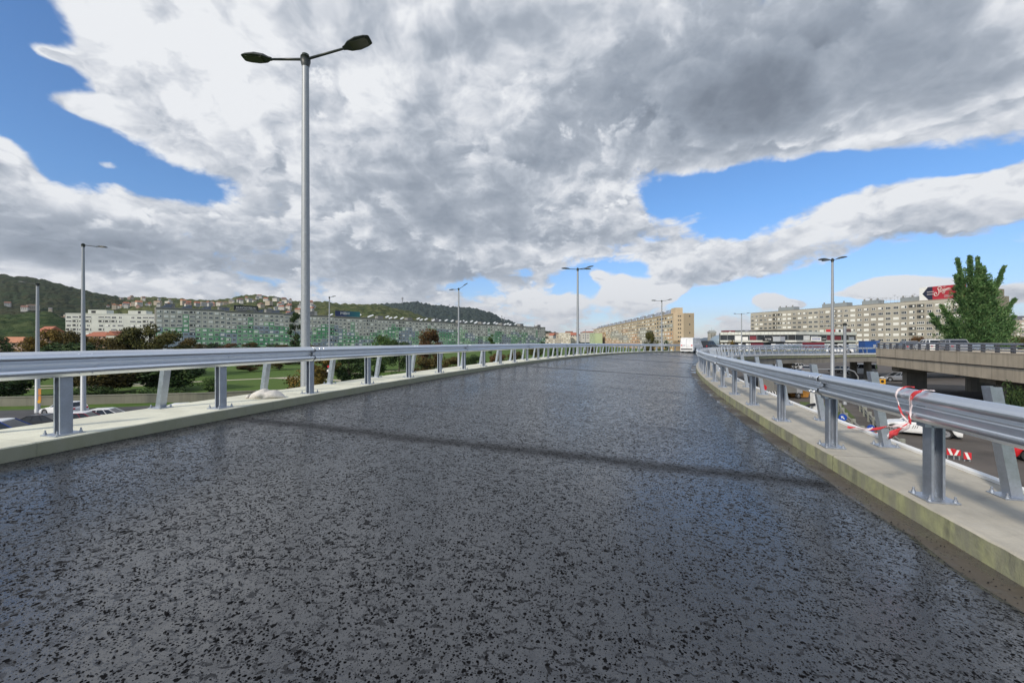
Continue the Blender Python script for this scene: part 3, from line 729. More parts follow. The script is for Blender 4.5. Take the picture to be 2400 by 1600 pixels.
sheet('street', [(6, 6), (60, 6), (120, 60), (150, 190), (60, 190), (34, 110), (16, 60), (8, 30)], .005, M['tarmac2'], 'brownish worn street under the ramp and overpass')
strip('road_marking', [(33, 31), (40, 40), (46, 48)], .09, .010, M['line'])
strip('path', [(-42, 76), (-30, 72), (-20, 66), (-10, 63), (-7.5, 58)], 1.8, .006, M['pathm'])
strip('path', [(-70, 62), (-55, 66), (-42, 76), (-20, 100)], 1.6, .0065, M['pathm'])
strip('path', [(-14.8, 46), (-15.5, 53), (-14, 62)], 2.0, .0075, M['pathm'])
strip('path', [(-95, 52), (-68, 58), (-52, 64)], 1.5, .007, M['pathm'])
sheet('verge', [(29, 36), (34, 44), (31, 46), (26, 38)], .018, mat('verge_grass', (.07, .10, .02), .95, vs_=2, var=.4))
sheet('verge', [(15, 10), (24.5, 20.4), (25.5, 19.6), (18, 10)], .02, mat('verge_dry', (.13, .10, .05), .95, vs_=2, var=.5, col2=(.07, .08, .03)))
strip('pavement', [(27.5, 46), (31, 52), (38, 62)], 3.0, .10, M['pave'])

def hill(name, prof, D0, D1, D2, zb, seed, mats, label, nu=520, nt=44, amp=.05, u0=-1.6, u1=1.6, power=.8):
    xs = [(a-1200)/1000 for a, _ in prof]
    def ridge(u):
        if u <= xs[0]: y = prof[0][1]
        elif u >= xs[-1]: y = prof[-1][1]
        else:
            for i in range(len(xs)-1):
                if xs[i] <= u <= xs[i+1]:
                    t = (u-xs[i])/(xs[i+1]-xs[i]); t = t*t*(3-2*t)*.5+t*.5; y = prof[i][1]*(1-t)+prof[i+1][1]*t; break
        return (800-y)/1000
    def hz(u, Y):
        r = ridge(u); zr = EYE+r*D1
        if Y <= D1:
            t = (Y-D0)/(D1-D0); t = max(t, 0); k = t**power
            z = zb+(zr-zb)*k
            z += (zr-zb)*.10*mn.noise((u*Y*.004+seed, Y*.004, seed))*math.sin(math.pi*min(t, 1))
        else:
            t = (Y-D1)/(D2-D1); z = zr-(zr-zb)*t*t
        return z
    mb = MB()
    for i in range(nu+1):
        u = u0+(u1-u0)*i/nu
        for j in range(nt+1):
            t = j/nt
            Y = D0+(D1-D0)*(t/.82) if t < .82 else D1+(D2-D1)*(t-.82)/.18
            z = hz(u, Y); X = u*Y
            if z > zb+2:
                f = min(1, (z-zb)/15)
                z += f*amp*D1*.1*(abs(mn.noise((X*.035, Y*.02, seed)))+.6*mn.noise((X*.09, Y*.05, seed+3)))
            mb.v.append(Vector((X, Y, z)))
    for i in range(nu):
        for j in range(nt):
            a = i*(nt+1)+j; mb.f.append((a, a+nt+1, a+nt+2, a+1)); mb.mi.append(0)
    o = mb.build(name, mats, None, True); o['kind'] = 'structure'; o['label'] = label
    return hz
def forest(name, c1, c2, c3, s=1.0, sparse=0):
    m = bpy.data.materials.new(name); m.use_nodes = True; t = m.node_tree; q = NT(t); b = t.nodes['Principled BSDF']
    co = q.v('MULTIPLY', q.coord(), (1, .5, 1.4))
    a = q.noise(co, .006*s, 4, .6); d, cc = q.vor(q.v('ADD', co, q.v('SCALE', q.xyz(q.noise(co, .03, 2), q.noise(co, .037, 2), 0), scale=12)), .055*s, 1, 0, out='both'); e = q.noise(co, .05*s, 5, .7)
    c = q.mix(q.mr(a, .35, .65), (*c1, 1), (*c2, 1)); c = q.mix(q.mr(q.m('ADD', e, q.m('MULTIPLY', q.sep(cc)[0], .25)), .45, .8), c, (*c3, 1))
    t.links.new(c, b.inputs['Base Color']); b.inputs['Roughness'].default_value = 1; b.inputs['Specular IOR Level'].default_value = 0
    n = t.nodes.new('ShaderNodeBump'); n.inputs['Strength'].default_value = 1; n.inputs['Distance'].default_value = 9/s
    t.links.new(q.m('SUBTRACT', e, d), n.inputs['Height']); t.links.new(n.outputs[0], b.inputs['Normal'])
    return m
fA = forest('forest_dark', (.022, .040, .022), (.034, .052, .028), (.05, .052, .030))
fB = forest('forest_light', (.036, .060, .024), (.068, .088, .034), (.115, .12, .055))
fC = forest('forest_blue_dark', (.030, .046, .046), (.038, .054, .052), (.046, .062, .052), .7)  # blue of the air between is mixed into the forest colours
fD = forest('forest_far', (.09, .13, .17), (.10, .14, .18), (.11, .15, .18), .5)  # pale blue distance haze painted straight into the colours
hzB = hill('hill', [(60, 745), (120, 716), (200, 703), (250, 701), (330, 697), (420, 700), (470, 704), (520, 703), (565, 696), (600, 692), (640, 696), (700, 708), (760, 708), (800, 714), (880, 714), (950, 728), (1010, 748), (1080, 775), (1140, 797), (1200, 805)], 520, 1350, 1900, -3, 5.1, fB, 'light green wooded hill dotted with houses', u0=-1.15, u1=.05)
hzA = hill('hill', [(-400, 655), (-150, 640), (0, 645), (60, 650), (100, 656), (140, 666), (180, 677), (220, 686), (260, 693), (300, 703), (350, 717), (410, 735), (480, 765), (560, 800)], 620, 1250, 1900, -3, 1.7, fA, 'dark wooded hill rising at the left edge', u0=-1.7, u1=-.62)
hzC = hill('hill', [(640, 800), (740, 750), (800, 728), (860, 716), (900, 712), (975, 709), (1030, 717), (1060, 720), (1110, 722), (1145, 732), (1190, 752), (1230, 766), (1290, 786), (1340, 798), (1400, 803)], 1500, 2500, 3300, -3, 9.3, fC, 'dark blue green hill with a mast on its ridge', u0=-.6, u1=.25)
hill('hill', [(1180, 796), (1230, 780), (1270, 776), (1310, 782), (1350, 789), (1400, 793), (1480, 800)], 900, 1700, 2200, -3, 4.4, fA, 'low dark wooded rise left of the ochre block', u0=-.05, u1=.32, nu=160)
hill('hill', [(1560, 802), (1640, 795), (1690, 787), (1730, 784), (1765, 782), (1800, 785), (1900, 796)], 4500, 7000, 8500, -3, 2.2, fD, 'pale blue mountain far off behind the shopping centre', u0=.3, u1=.9, nu=160)
hzF = hill('hill', [(-500, 770), (-100, 745), (0, 742), (60, 738), (110, 740), (160, 752), (230, 775), (330, 800)], 250, 560, 700, -1, 6.6, forest('forest_green', (.026, .048, .022), (.040, .065, .028), (.065, .085, .038), 1.8), 'green bushy slope below the dark hill at the left', u0=-1.8, u1=-.82, nu=220, amp=.12)
# ---------------------------------------------------------------- houses on the slopes
def house_meshes():
    out = []
    for k, (w, d, h, rh, hip) in enumerate(((11, 9, 6.5, 3.6, 0), (15, 10, 6, 3.2, 1), (9, 9, 8.5, 3.4, 0), (20, 11, 9, 1.2, 1))):
        mb = MB(); mb.box(-w/2, w/2, -d/2, d/2, -4, h, 0)
        for i in range(int(w/3)):
            for z in (1.2, 4.2):
                if z+1.3 < h: x = -w/2+1.2+i*3; mb.box(x, x+1.2, -d/2-.04, -d/2, z, z+1.3, 1)
        if not hip:
            mb.f.append((len(mb.v), len(mb.v)+1, len(mb.v)+2)); mb.mi.append(0); mb.v += [Vector((-w/2, -d/2, h)), Vector((-w/2, d/2, h)), Vector((-w/2, 0, h+rh))]
            mb.f.append((len(mb.v), len(mb.v)+1, len(mb.v)+2)); mb.mi.append(0); mb.v += [Vector((w/2, -d/2, h)), Vector((w/2, d/2, h)), Vector((w/2, 0, h+rh))]
        wallfn = mb
        r = MB(); e = .6; x0, x1, y0, y1 = -w/2-e, w/2+e, -d/2-e, d/2+e; rx = 0 if not hip else w*.22
        a = [Vector((x0, y0, h-.2)), Vector((x1, y0, h-.2)), Vector((x1, y1, h-.2)), Vector((x0, y1, h-.2)), Vector((x0+(rx if hip else 0), 0, h+rh+.15)), Vector((x1-(rx if hip else 0), 0, h+rh+.15))]
        r.v = a; r.f = [(0, 1, 5, 4), (2, 3, 4, 5), (1, 2, 5), (3, 0, 4), (3, 2, 1, 0)]; r.mi = [0]*5
        out.append((wallfn, r))
    return out
HM = house_meshes()
wallc = [mat('house_white', (.56, .54, .48), .8), mat('house_cream', (.44, .38, .29), .8), mat('house_grey', (.40, .40, .38), .8), mat('house_pink', (.50, .34, .27), .8)]
roofc = [mat('roof_red_tile', (.34, .12, .07), .85, vs_=1), mat('roof_brown_tile', (.20, .10, .07), .85, vs_=1), mat('roof_grey', (.16, .16, .17), .8), mat('roof_orange_tile', (.45, .20, .11), .85, vs_=1)]
HC = {}
def hmesh(k, w, r):
    if (k, w, r) not in HC: HC[(k, w, r)] = (HM[k][0].mesh('walls', [wallc[w], M['dark']]), HM[k][1].mesh('roof', roofc[r]))
    return HC[(k, w, r)]
def house(x, y, z, rz, k, w, r, label, group=None, s=1.0):
    o = empty('house', (x, y, z), rz, label=label, cat='house', group=group); o.scale = (s, s, s)
    a, b = hmesh(k, w, r); inst(a, 'walls', o); inst(b, 'roof', o); return o
rnd = random.Random(11)
def scatter(hz, n, pxr, Yr, label, group, wl, rl, s=(.5, .85), prefer=None):
    done = 0; tries = 0; pts = []
    while done < n and tries < 4000:
        tries += 1
        px = rnd.uniform(*pxr); Y = rnd.uniform(*Yr); u = (px-1200)/1000
        X = u*Y; z = hz(u, Y)
        if z < 4 or any(math.hypot(X-a, Y-b) < 17 for a, b in pts): continue
        if mn.noise((X*.006, Y*.006, 3)) < -.05: continue
        pts.append((X, Y)); house(X, Y, z+rnd.uniform(3, 6), rnd.uniform(-1.2, 1.2), rnd.randrange(4), rnd.choice(wl), rnd.choice(rl), label, group, rnd.uniform(*s)); done += 1
scatter(hzB, 44, (250, 500), (800, 1200), 'small pale house with a red or grey roof on the hillside above the white block', 'houses on the light green hillside, left part', (0, 0, 1, 3), (0, 0, 3, 1, 2))
scatter(hzB, 48, (430, 735), (760, 1130), 'small pale house among trees on the hillside above the green striped block', 'houses on the light green hillside, right part', (0, 0, 1, 2), (0, 2, 2, 1))
scatter(hzA, 18, (-10, 330), (640, 840), 'pale low house at the foot of the dark hill', 'houses at the foot of the dark hill', (1, 2, 0), (2, 1, 2))
scatter(lambda u, Y: 6 if True else 0, 14, (1225, 1400), (820, 1400), 'small distant pale house below the low dark rise', 'houses below the low dark rise', (0, 1, 0), (0, 2, 1), (1.2, 2.2))
# nearer houses on the left
house(G(37, 205), 205, 1.4, .15, 1, 3, 3, 'brown house with an orange hipped roof behind the autumn trees', None, .78)
house(G(118, 290), 290, 6.5, -.3, 0, 3, 0, 'pinkish gabled house above the orange hipped roof', None, 1.0)
house(G(273, 240), 240, 4.2, 1.45, 2, 0, 0, 'white gabled house with red roof peeping between autumn trees', None, .68)
house(G(236, 265), 265, 5.0, .1, 1, 3, 0, 'low house with long pinkish red roof below the white block', None, .8)
# masts
def mast(px, D, zt, h, label, w):
    z0 = hzC((px-1200)/1000, D)-5
    o = empty('radio_mast', (G(px, D), D, z0), 0, label=label, cat='mast'); mb = MB(); mb.tube([(0, 0, 0), (0, 0, h*.75), (0, 0, h)], [w, w*.8, w*.2], 6); mb.build('shaft', mat('mast_grey', (.35, .36, .38), .6), o)
    mb = MB(); mb.tube([(0, 0, h*.70), (0, 0, h*.92)], [w*1.9, w*1.9], 8); mb.build('platform', MATS['mast_grey'], o)
mast(943, 2450, 0, 46, 'radio mast with a bulge near its top on the dark hill', 3.2)
mast(1053, 2450, 0, 26, 'thin pale mast behind the small lamp on the dark hill', 1.4)
mast(1176, 2350, 0, 34, 'thin mast low on the right shoulder of the dark hill', 1.4)
mast(1182, 2350, 0, 30, 'second thin mast low on the right shoulder of the dark hill', 1.2)
# ---------------------------------------------------------------- apartment blocks
WF, GL, SH, LG_, AW = M['wframe'], M['glass'], M['shutter'], M['loggia'], M['awning']
def win(mb, x, z, typ, w=2.0, h=1.35, rn=0):
    if typ == 'tri':
        mb.box(x-w/2, x+w/2, -.09, -.03, z-h/2, z+h/2, 0)
        for k in range(3):
            a = x-w/2+.10+k*(w-.1)/3; mb.box(a-.02, a+(w-.1)/3-.10, -.097, -.09, z-h/2+.09, z+h/2-.08, 1)
    elif typ == 'two':
        mb.box(x-w*.38, x+w*.38, -.09, -.03, z-h/2, z+h/2, 0)
        for k in range(2):
            a = x-w*.38+.10+k*w*.37; mb.box(a, a+w*.28, -.097, -.09, z-h/2+.12, z+h/2-.10, 1)
    elif typ == 'half':
        mb.box(x-w/2, x+w/2, -.09, -.03, z-h/2, z+h/2, 0); mb.box(x-w/2+.08, x+w*.12, -.11, -.09, z-h*.25, z+h/2-.05, 2)
        mb.box(x+w*.16, x+w/2-.1, -.097, -.09, z-h/2+.12, z+h/2-.1, 1); mb.box(x-w/2+.1, x+w*.1, -.097, -.09, z-h/2+.1, z-h*.28, 1)
    elif typ == 'shut':
        mb.box(x-w/2-.05, x+w/2+.05, -.12, -.03, z-h/2, z+h/2, 2)
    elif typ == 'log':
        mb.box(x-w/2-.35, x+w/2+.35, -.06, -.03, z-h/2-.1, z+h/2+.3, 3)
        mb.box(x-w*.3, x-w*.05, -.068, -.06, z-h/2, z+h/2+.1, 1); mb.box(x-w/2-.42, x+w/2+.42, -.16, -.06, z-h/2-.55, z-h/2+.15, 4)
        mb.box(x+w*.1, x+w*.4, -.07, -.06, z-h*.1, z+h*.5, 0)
    elif typ == 'glazed':
        mb.box(x-w/2-.35, x+w/2+.35, -.12, -.03, z-h/2, z+h/2+.15, 0)
        for k in range(4):
            a = x-w/2-.25+k*(w+.6)/4; mb.box(a, a+(w+.6)/4-.14, -.128, -.12, z-h/2+.3, z+h/2, 1)
        mb.box(x-w/2-.42, x+w/2+.42, -.16, -.12, z-h/2-.45, z-h/2+.12, 4)
    return mb
WTYPES = ['tri', 'two', 'half', 'shut', 'log', 'glazed']
def block(name, P0, P1, depth, ztop, nfl, ncol, label, palette, bodym, parapm, colour_at, type_at, step=0, nstep=1, fh=2.8, ww=2.0, side_r=True, side_l=True, zmin=.3, roofh=1.0, group=None):
    P0 = Vector(P0); P1 = Vector(P1); d = P1-P0; L = d.length; rz = math.atan2(d.y, d.x)
    root = empty(name, (P0.x, P0.y, 0), rz, label=label, cat='apartment block', group=group)
    cam_l = Matrix.Rotation(-rz, 2) @ (Vector((0, 0))-P0)
    cw = L/ncol; sec = ncol/nstep
    mb = MB(); tr = MB()
    for i in range(nstep):
        z1 = ztop-step*i; x0, x1 = L*i/nstep, L*(i+1)/nstep
        mb.box(x0+(.001 if i else 0), x1, 0.0, depth, -.3, z1, 0)
        tr.box(x0-.05, x1+.05, -.12, depth+.1, z1, z1+.35, 0)
    mb.build('body', bodym, root); tr.build('parapet', parapm, root)
    pan = MB(); cells = []
    for c in range(ncol):
        z1 = ztop-step*int(c/sec)
        for f in range(nfl):
            zc = z1-roofh-fh*(f+.5)
            if zc-fh/2 < zmin: continue
            x = (c+.5)*cw
            pan.quad((x-cw/2+.035, -.03, zc-fh/2+.03), (x+cw/2-.035, -.03, zc-fh/2+.03), (x+cw/2-.035, -.03, zc+fh/2-.03), (x-cw/2+.035, -.03, zc+fh/2-.03), colour_at(c, f))
            t = type_at(c, f)
            if t: cells.append((math.hypot(x-cam_l.x, cam_l.y), x, zc, t, colour_at(c, f)))
    pan.build('facade_panels', palette, root)
    cells.sort()
    me = {}
    rest = MB()
    for i, (dd, x, z, t, ci) in enumerate(cells):
        if i < 100:
            k = (t, ci if t in ('log', 'glazed') else 0)
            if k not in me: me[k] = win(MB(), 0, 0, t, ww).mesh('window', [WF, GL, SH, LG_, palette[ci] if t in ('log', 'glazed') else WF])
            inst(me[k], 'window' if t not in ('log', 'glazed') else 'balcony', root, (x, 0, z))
        else:
            n = len(rest.mi); win(rest, x, z, t, ww)
            for j in range(n, len(rest.mi)):
                if rest.mi[j] == 4: rest.mi[j] = 4+ci
    if rest.v: o = rest.build('window', [WF, GL, SH, LG_]+list(palette), root); o['kind'] = 'stuff'
    return root, L, cw
pG = [mat('panel_beige_grey', (.52, .50, .44), .85, vs_=.2), mat('panel_green_dark', (.10, .31, .15), .8, vs_=.2), mat('panel_green_light', (.36, .54, .32), .8, vs_=.2), mat('panel_blue_grey', (.27, .32, .38), .8, vs_=.2), mat('panel_green_mid', (.23, .42, .25), .8, vs_=.2)]
rg = random.Random(5)
_c = {}
def colG(c, f):
    k = (c, f)
    if k not in _c:
        n = mn.noise((c*.13, f*.3, 1.1)); b = 3.1+2.6*mn.noise((c*.11, 7.7, 0))+(0 if c > 5 else .8)
        if f < b-.6: v = 0
        elif mn.noise((c*.33, 2.2, 5)) > .28 and f >= 0: v = 4
        else:
            r = mn.noise((c*.22, f*.42, 9.1)); v = 3 if r > .12 else (1 if r < -.18 else (2 if mn.noise((c*.4, f*.6, 3)) > 0 else 4))
        if f < b-.6 and (c % 11 == 4) and f > 0: v = 4
        _c[k] = v
    return _c[k]
def tyG(c, f):
    m = (c*7) % 9
    if c % 9 in (5,) or c % 9 == 6 and f % 3 == 0: return rg.choice(('log', 'log', 'glazed', 'half'))
    return rg.choices(('tri', 'two', 'half', 'shut', 'glazed'), (5, 2.2, 2, 2.4, .4))[0]
gb, LG1, cwG = block('apartment_block', (-219.5, 263), (39.5, 505), 12, EYE+20.9, 10, 108, 'very long ten storey apartment block with green and blue patched panels', pG, mat('panel_joint', (.19, .185, .165), .9), mat('parapet_grey', (.26, .25, .23), .9), colG, tyG, .49, 10)
def flat_solar(root, x, z, w, h, y=3, m=None, tilt=.55, name='solar_panel'):
    mb = MB(); mtx = Matrix.Translation((x, y, z)) @ Matrix.Rotation(tilt, 4, 'Y') @ Matrix.Rotation(R(25), 4, 'X')
    mb.box(-w/2, w/2, -h/2, h/2, -.05, .05, 0, mtx); mb.tube([(x-w*.3, y, z), (x-w*.3, y, z-h*.6)], .05, 5, 1); mb.tube([(x+w*.3, y, z), (x+w*.3, y, z-h*.6)], .05, 5, 1)
    mb.build(name, [m or M['solarw'], M['lamp_pole']], root)
M['solarw'] = mat('solar_collector_pale', (.55, .58, .60), .25, .1); M['solard'] = mat('solar_panel_dark', (.10, .12, .16), .2); M['rooft'] = mat('roof_hut_grey', (.22, .22, .21), .8)
for k in range(46):
    x = LG1*(.30+.66*k/45)+rg.uniform(-1.5, 1.5)
    if k % 9 == 4: continue
    flat_solar(gb, x, EYE+20.9-.49*int(x/LG1*10)+1.7+.8*(k % 2), 3.4, 1.9, 2.5+2*(k % 3), tilt=-.45)
for k in range(13):
    x = LG1*(.02+.96*k/12); z = EYE+20.9-.49*min(9, int(x/LG1*10)); mb = MB(); mb.box(x-2.5, x+2.5, 3.5, 9, z+.35, z+2.9); mb.box(x-2.7, x+2.7, 3.3, 9.2, z+2.9, z+3.1); mb.build('stair_hut', M['rooft'], gb)
for k in range(9):
    x = 5+LG1*.029*k; z = EYE+20.9-.49*int(x/LG1*10); mb = MB(); mb.prism([(x-3.4, z+.4), (x+2.6, z+.4), (x+3.0, z+2.8), (x-1.2, z+1.6)], lambda p: (p[0], 1.5, p[1]), lambda p: (p[0], 3, p[1])); mb.build('solar_rack', M['solard'], gb)
# gable sheet of the long block, lighter
def boxhut(root, x0, x1, y0, y1, z0, z1, m, name='stair_hut'):
    mb = MB(); mb.box(x0, x1, y0, y1, z0, z1); return mb.build(name, m, root)
# ---- white block at the left
def colW(c, f): return 0
def tyW(c, f): return rg.choices(('tri', 'two', 'log', 'glazed', 'half', None), (2, 1, 3, 3, 1, 1))[0] if c % 5 != 4 else None
pW = [mat('panel_white', (.60, .61, .55), .8, vs_=.15)]
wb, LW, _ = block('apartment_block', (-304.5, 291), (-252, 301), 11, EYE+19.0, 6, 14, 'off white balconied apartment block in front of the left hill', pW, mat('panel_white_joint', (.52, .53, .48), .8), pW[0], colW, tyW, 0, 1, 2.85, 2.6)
boxhut(wb, 13, 24, .2, 7, EYE+19.3, EYE+21.8, pW[0]); boxhut(wb, 37, 48, .2, 7, EYE+19.3, EYE+21.6, pW[0]); boxhut(wb, 15, 17.5, .1, .19, EYE+19.6, EYE+21.2, M['dark'], 'doorway'); boxhut(wb, 43, 44.6, .1, .19, EYE+19.6, EYE+21.2, M['dark'], 'doorway')
# ---- ochre block
pY = [mat('panel_sand', (.56, .44, .30), .85, vs_=.15), mat('panel_ochre', (.58, .34, .10), .85, vs_=.15), mat('panel_peach', (.62, .38, .22), .85, vs_=.15), mat('panel_pale_grey', (.42, .40, .35), .85, vs_=.15)]
def colY(c, f):
    n = mn.noise((c*.17, f*.33, 4.4))
    if f >= 8 and c > 48: return 1
    if f < 2: return 0
    if c < 18 and n > .05: return 1
    return 2 if n < -.12 else (3 if n > .2 else 0)
def tyY(c, f):
    if c % 10 in (4,): return rg.choice(('log', 'log', 'glazed'))
    return rg.choices(('tri', 'shut', 'half', 'two'), (3, 3, 2, 2))[0]
yb, LY, _ = block('apartment_block', (129, 675), (109.5, 290), 14, EYE+18.9, 9, 60, 'ochre and sand coloured ten storey block with dark solar panels on its roof', pY, mat('panel_sand_joint', (.36, .29, .2), .9), pY[0], colY, tyY, 0, 1, 2.8, 4.0, zmin=-2)
# gable of the ochre block (local +y = into depth, at x = L)
gbl = MB(); gx = LY
gbl.box(gx, gx+.12, .2, 7.0, 0, EYE+18.9, 0); gbl.box(gx, gx+.12, .2, 13.8, 0, 7.0, 1)
gbl.build('gable_cladding', [pY[0], pY[1]], yb)
boxhut(yb, LY-9, LY-.5, 1.5, 6.6, EYE+19.2, EYE+23.0, pY[0])
for k in range(7):
    z = EYE+18-2.8*k
    for yy in (3.6, 4.9, 11.0):
        if k % 2 and yy > 10: continue
        mb = MB(); mb.box(LY+.12, LY+.18, yy-.4, yy+.35, z-1.3, z-.4); mb.build('small_window', M['glass'], yb)
for k in range(14):
    x = LY-10-26*k-3
    for j in range(2):
        xx = x-9*j; mb = MB(); 
        if xx < 8: continue
        mb.prism([(0, 0), (0, 4.2), (4.8, 0)], lambda p: (xx-4.2, 2.0+p[0]*.9, EYE+19.3+p[1] if p[0] == 0 else EYE+19.3), lambda p: (xx+4.2, 2.0+p[0]*.9, EYE+19.3+p[1] if p[0] == 0 else EYE+19.3))
        # simple tilted collector field seen from below the parapet
        mb2 = MB(); mb2.quad((xx-4.2, 1.2, EYE+19.3), (xx+4.2, 1.2, EYE+19.3), (xx+4.2, 3.8, EYE+22.8), (xx-4.2, 3.8, EYE+22.8)); mb2.box(xx-4.3, xx-4.2, 3.7, 3.9, EYE+19.3, EYE+22.8, 1); mb2.box(xx+4.2, xx+4.3, 3.7, 3.9, EYE+19.3, EYE+22.8, 1)
        mb2.build('solar_panel', [M['solard2'] if 'solard2' in M else M.setdefault('solard2', mat('solar_panel_grey_blue', (.20, .22, .27), .25)), M['dark']], yb)
    boxhut(yb, x+4.8, x+9, 2.5, 6, EYE+19.2, EYE+22.0, M['rooft'])
# ---- right block
pR = [mat('panel_drab', (.34, .31, .26), .85, vs_=.15), mat('panel_drab_light', (.41, .38, .32), .85, vs_=.15)]
def tyR(c, f):
    if c % 11 in (5, 6): return rg.choice(('log', 'log', 'glazed', 'half'))
    return rg.choices(('tri', 'shut', 'half', 'two'), (5, 3, 2, 1))[0]
rb, LR, _ = block('apartment_block', (170, 304), (211, 187), 12, EYE+19.9, 9, 36, 'drab grey beige panel block with a roof billboard at the right', pR, mat('panel_drab_joint', (.46, .43, .37), .9), mat('parapet_drab', (.30, .27, .23), .9), lambda c, f: 0 if (c//2) % 3 else 1, tyR, 0, 1, 2.8, 2.3)
boxhut(rb, LR, LR+.12, .2, 12.05, 0, EYE+19.9, mat('gable_brown', (.27, .23, .17), .9), 'gable_cladding')
boxhut(rb, LR-10, LR-1, 6, 11, EYE+20.25, EYE+23.5, MATS['gable_brown'])
for k, (x, w) in enumerate(((19, 11), (48, 14), (70, 8), (88, 10), (103, 5))):
    boxhut(rb, x, x+w, 3, 8, EYE+20.25, EYE+22.6, mat('roof_hut_bluegrey', (.24, .27, .28), .8))
    for j in range(3):
        a = x+1+j*w*.4; mb = MB(); mb.tube([(a, 3.5, EYE+22.6), (a, 3.5, EYE+23.6)], [.5, .35], 8); mb.build('vent', M['rooft'], rb)
for k in range(16):
    x = 74+k*1.7+rg.uniform(-.3, .3); mb = MB(); h = rg.uniform(2.2, 4.2); zz = EYE+20.25
    mb.tube([(x, 2, zz), (x, 2, zz+h)], .05, 4); mb.tube([(x-.9, 2, zz+h-.1), (x+.9, 2, zz+h-.1)], .04, 4); mb.tube([(x-.6, 2, zz+h-.6), (x+.6, 2, zz+h-.6)], .04, 4); mb.build('aerial', M['lamp_pole'], rb)
# ---- small distant blocks
def plain_block(P0, P1, depth, zt, nf, nc, label, c, group=None):
    pm = mat('plain_%02d%02d%02d' % tuple(int(v*99) for v in c), c, .85, vs_=.1)
    return block('apartment_block', P0, P1, depth, zt, nf, nc, label, [pm], pm, pm, lambda a, b: 0, lambda a, b: rg.choice(('tri', 'two', 'shut')), 0, 1, 2.8, 1.8, group=group)
plain_block((G(2369, 330), 330), (G(2460, 330), 330), 12, EYE+16.2, 6, 8, 'pinkish block end with one window column at the right edge', (.50, .42, .36))
plain_block((G(2394, 410), 410), (G(2470, 410), 410), 12, EYE+24.2, 8, 8, 'dark grey tower block peeping out at the right edge', (.16, .16, .19))
plain_block((G(1311, 640), 640), (G(1337, 640), 640), 12, EYE+12.5, 5, 5, 'small cream stepped block left of the four headed lamp', (.62, .56, .45))
plain_block((G(1334, 660), 660), (G(1352, 660), 660), 12, EYE+7.0, 4, 4, 'low cream block just left of the four headed lamp pole', (.60, .54, .44))
plain_block((G(1276, 560), 560), (G(1320, 560), 560), 12, EYE+3.5, 3, 9, 'low sand coloured block beside the end of the green striped block', (.50, .44, .36))
plain_block((G(1382, 600), 600), (G(1394, 560), 560), 10, EYE+10.5, 5, 4, 'narrow pale green block at the far end of the ochre block', (.42, .50, .30))
# ---- tower with belfry cap
def tower():
    D = 420; x = G(1668.5, D); o = empty('tower', (x, D, 0), R(-6), label='pale square tower with dark recessed strips and low cap beside the van', cat='tower')
    mt = mat('tower_stone', (.42, .40, .36), .85); mb = MB(); w = 3.0; mb.box(-w, w, -w, w, 0, EYE+8.6); mb.build('shaft', mt, o)
    mb = MB(); 
    for k in (-1.7, 0, 1.7): mb.box(k-.42, k+.42, -w-.06, -w, 4, EYE+7.6); mb.box(w, w+.06, k-.42, k+.42, 4, EYE+7.6)
    mb.build('recess', M['loggia'], o)
    mb = MB(); mb.box(-w-.35, w+.35, -w-.35, w+.35, EYE+8.6, EYE+9.2); mb.loft([[(-w-.3, -w-.3, EYE+9.2), (w+.3, -w-.3, EYE+9.2), (w+.3, w+.3, EYE+9.2), (-w-.3, w+.3, EYE+9.2)], [(-2, -2, EYE+11), (2, -2, EYE+11), (2, 2, EYE+11), (-2, 2, EYE+11)]]); mb.tube([(0, 0, EYE+11), (0, 0, EYE+13.5)], .12, 5); mb.build('cap', mat('tower_cap', (.28, .30, .30), .7), o)
tower()
# ---------------------------------------------------------------- rooftop billboards
def frame_mtx(root, x, y, z):      # text plane facing local -y of a root
    return Matrix.Translation((x, y, z)) @ Matrix.Rotation(R(90), 4, 'X')
def billboard(rootb, x, y, z, w, h, label, paint, name='rooftop_sign'):
    rz = rootb.rotation_euler.z; o = empty(name, rootb.matrix_basis @ Vector((x, y, z)), rz, label=label, cat='sign')
    mb = MB(); mb.box(-w/2, w/2, 0, .3, 0, h); mb.build('board', paint[0], o)
    mb = MB()
    for k in range(5): a = -w/2+w*(k+.5)/5; mb.tube([(a, .5, h*.9), (a, 2.0, -1.0)], .08, 5); mb.tube([(a, .35, h*.1), (a, .35, -1.0)], .08, 5)
    mb.build('struts', M['dark'], o); return o
for root in (gb, rb): root.matrix_basis
bpy.context.view_layer.update()
# KILINCSGYÁR.HU
def at_px(px, P0, P1):
    P0 = Vector(P0); P1 = Vector(P1); u = (px-1200)/1000; d = P1-P0; t = (u*P0.y-P0.x)/(d.x-u*d.y); return t*d.length
fg = ((-219.5, 263), (39.5, 505)); fw = ((170, 304), (211, 187))
x0, x1 = at_px(549, *fg), at_px(606, *fg); zz = EYE+20.9-.49*int((x0+x1)/2/LG1*10)
o = billboard(gb, (x0+x1)/2, 1.0, zz+.9, x1-x0, 3.6, 'long black rooftop sign with white letters KILINCSGYÁR.HU', [M['black']])
mb = MB(); mb.text('KILINCSGYÁR.HU', 2.0, frame_mtx(o, 0, -.03, 1.9), 0, .02, (x1-x0)*.92/17.6); mb.build('lettering', M['white'], o)
mb = MB(); mb.box(-(x1-x0)*.46, (x1-x0)*.46, -.05, -.002, .45, .65); mb.build('underline', M['white'], o)
x0, x1 = at_px(787, *fg), at_px(845, *fg); zz = EYE+20.9-.49*int((x0+x1)/2/LG1*10)
teal = bpy.data.materials.new('sign_teal'); teal.use_nodes = True; q = NT(teal.node_tree)
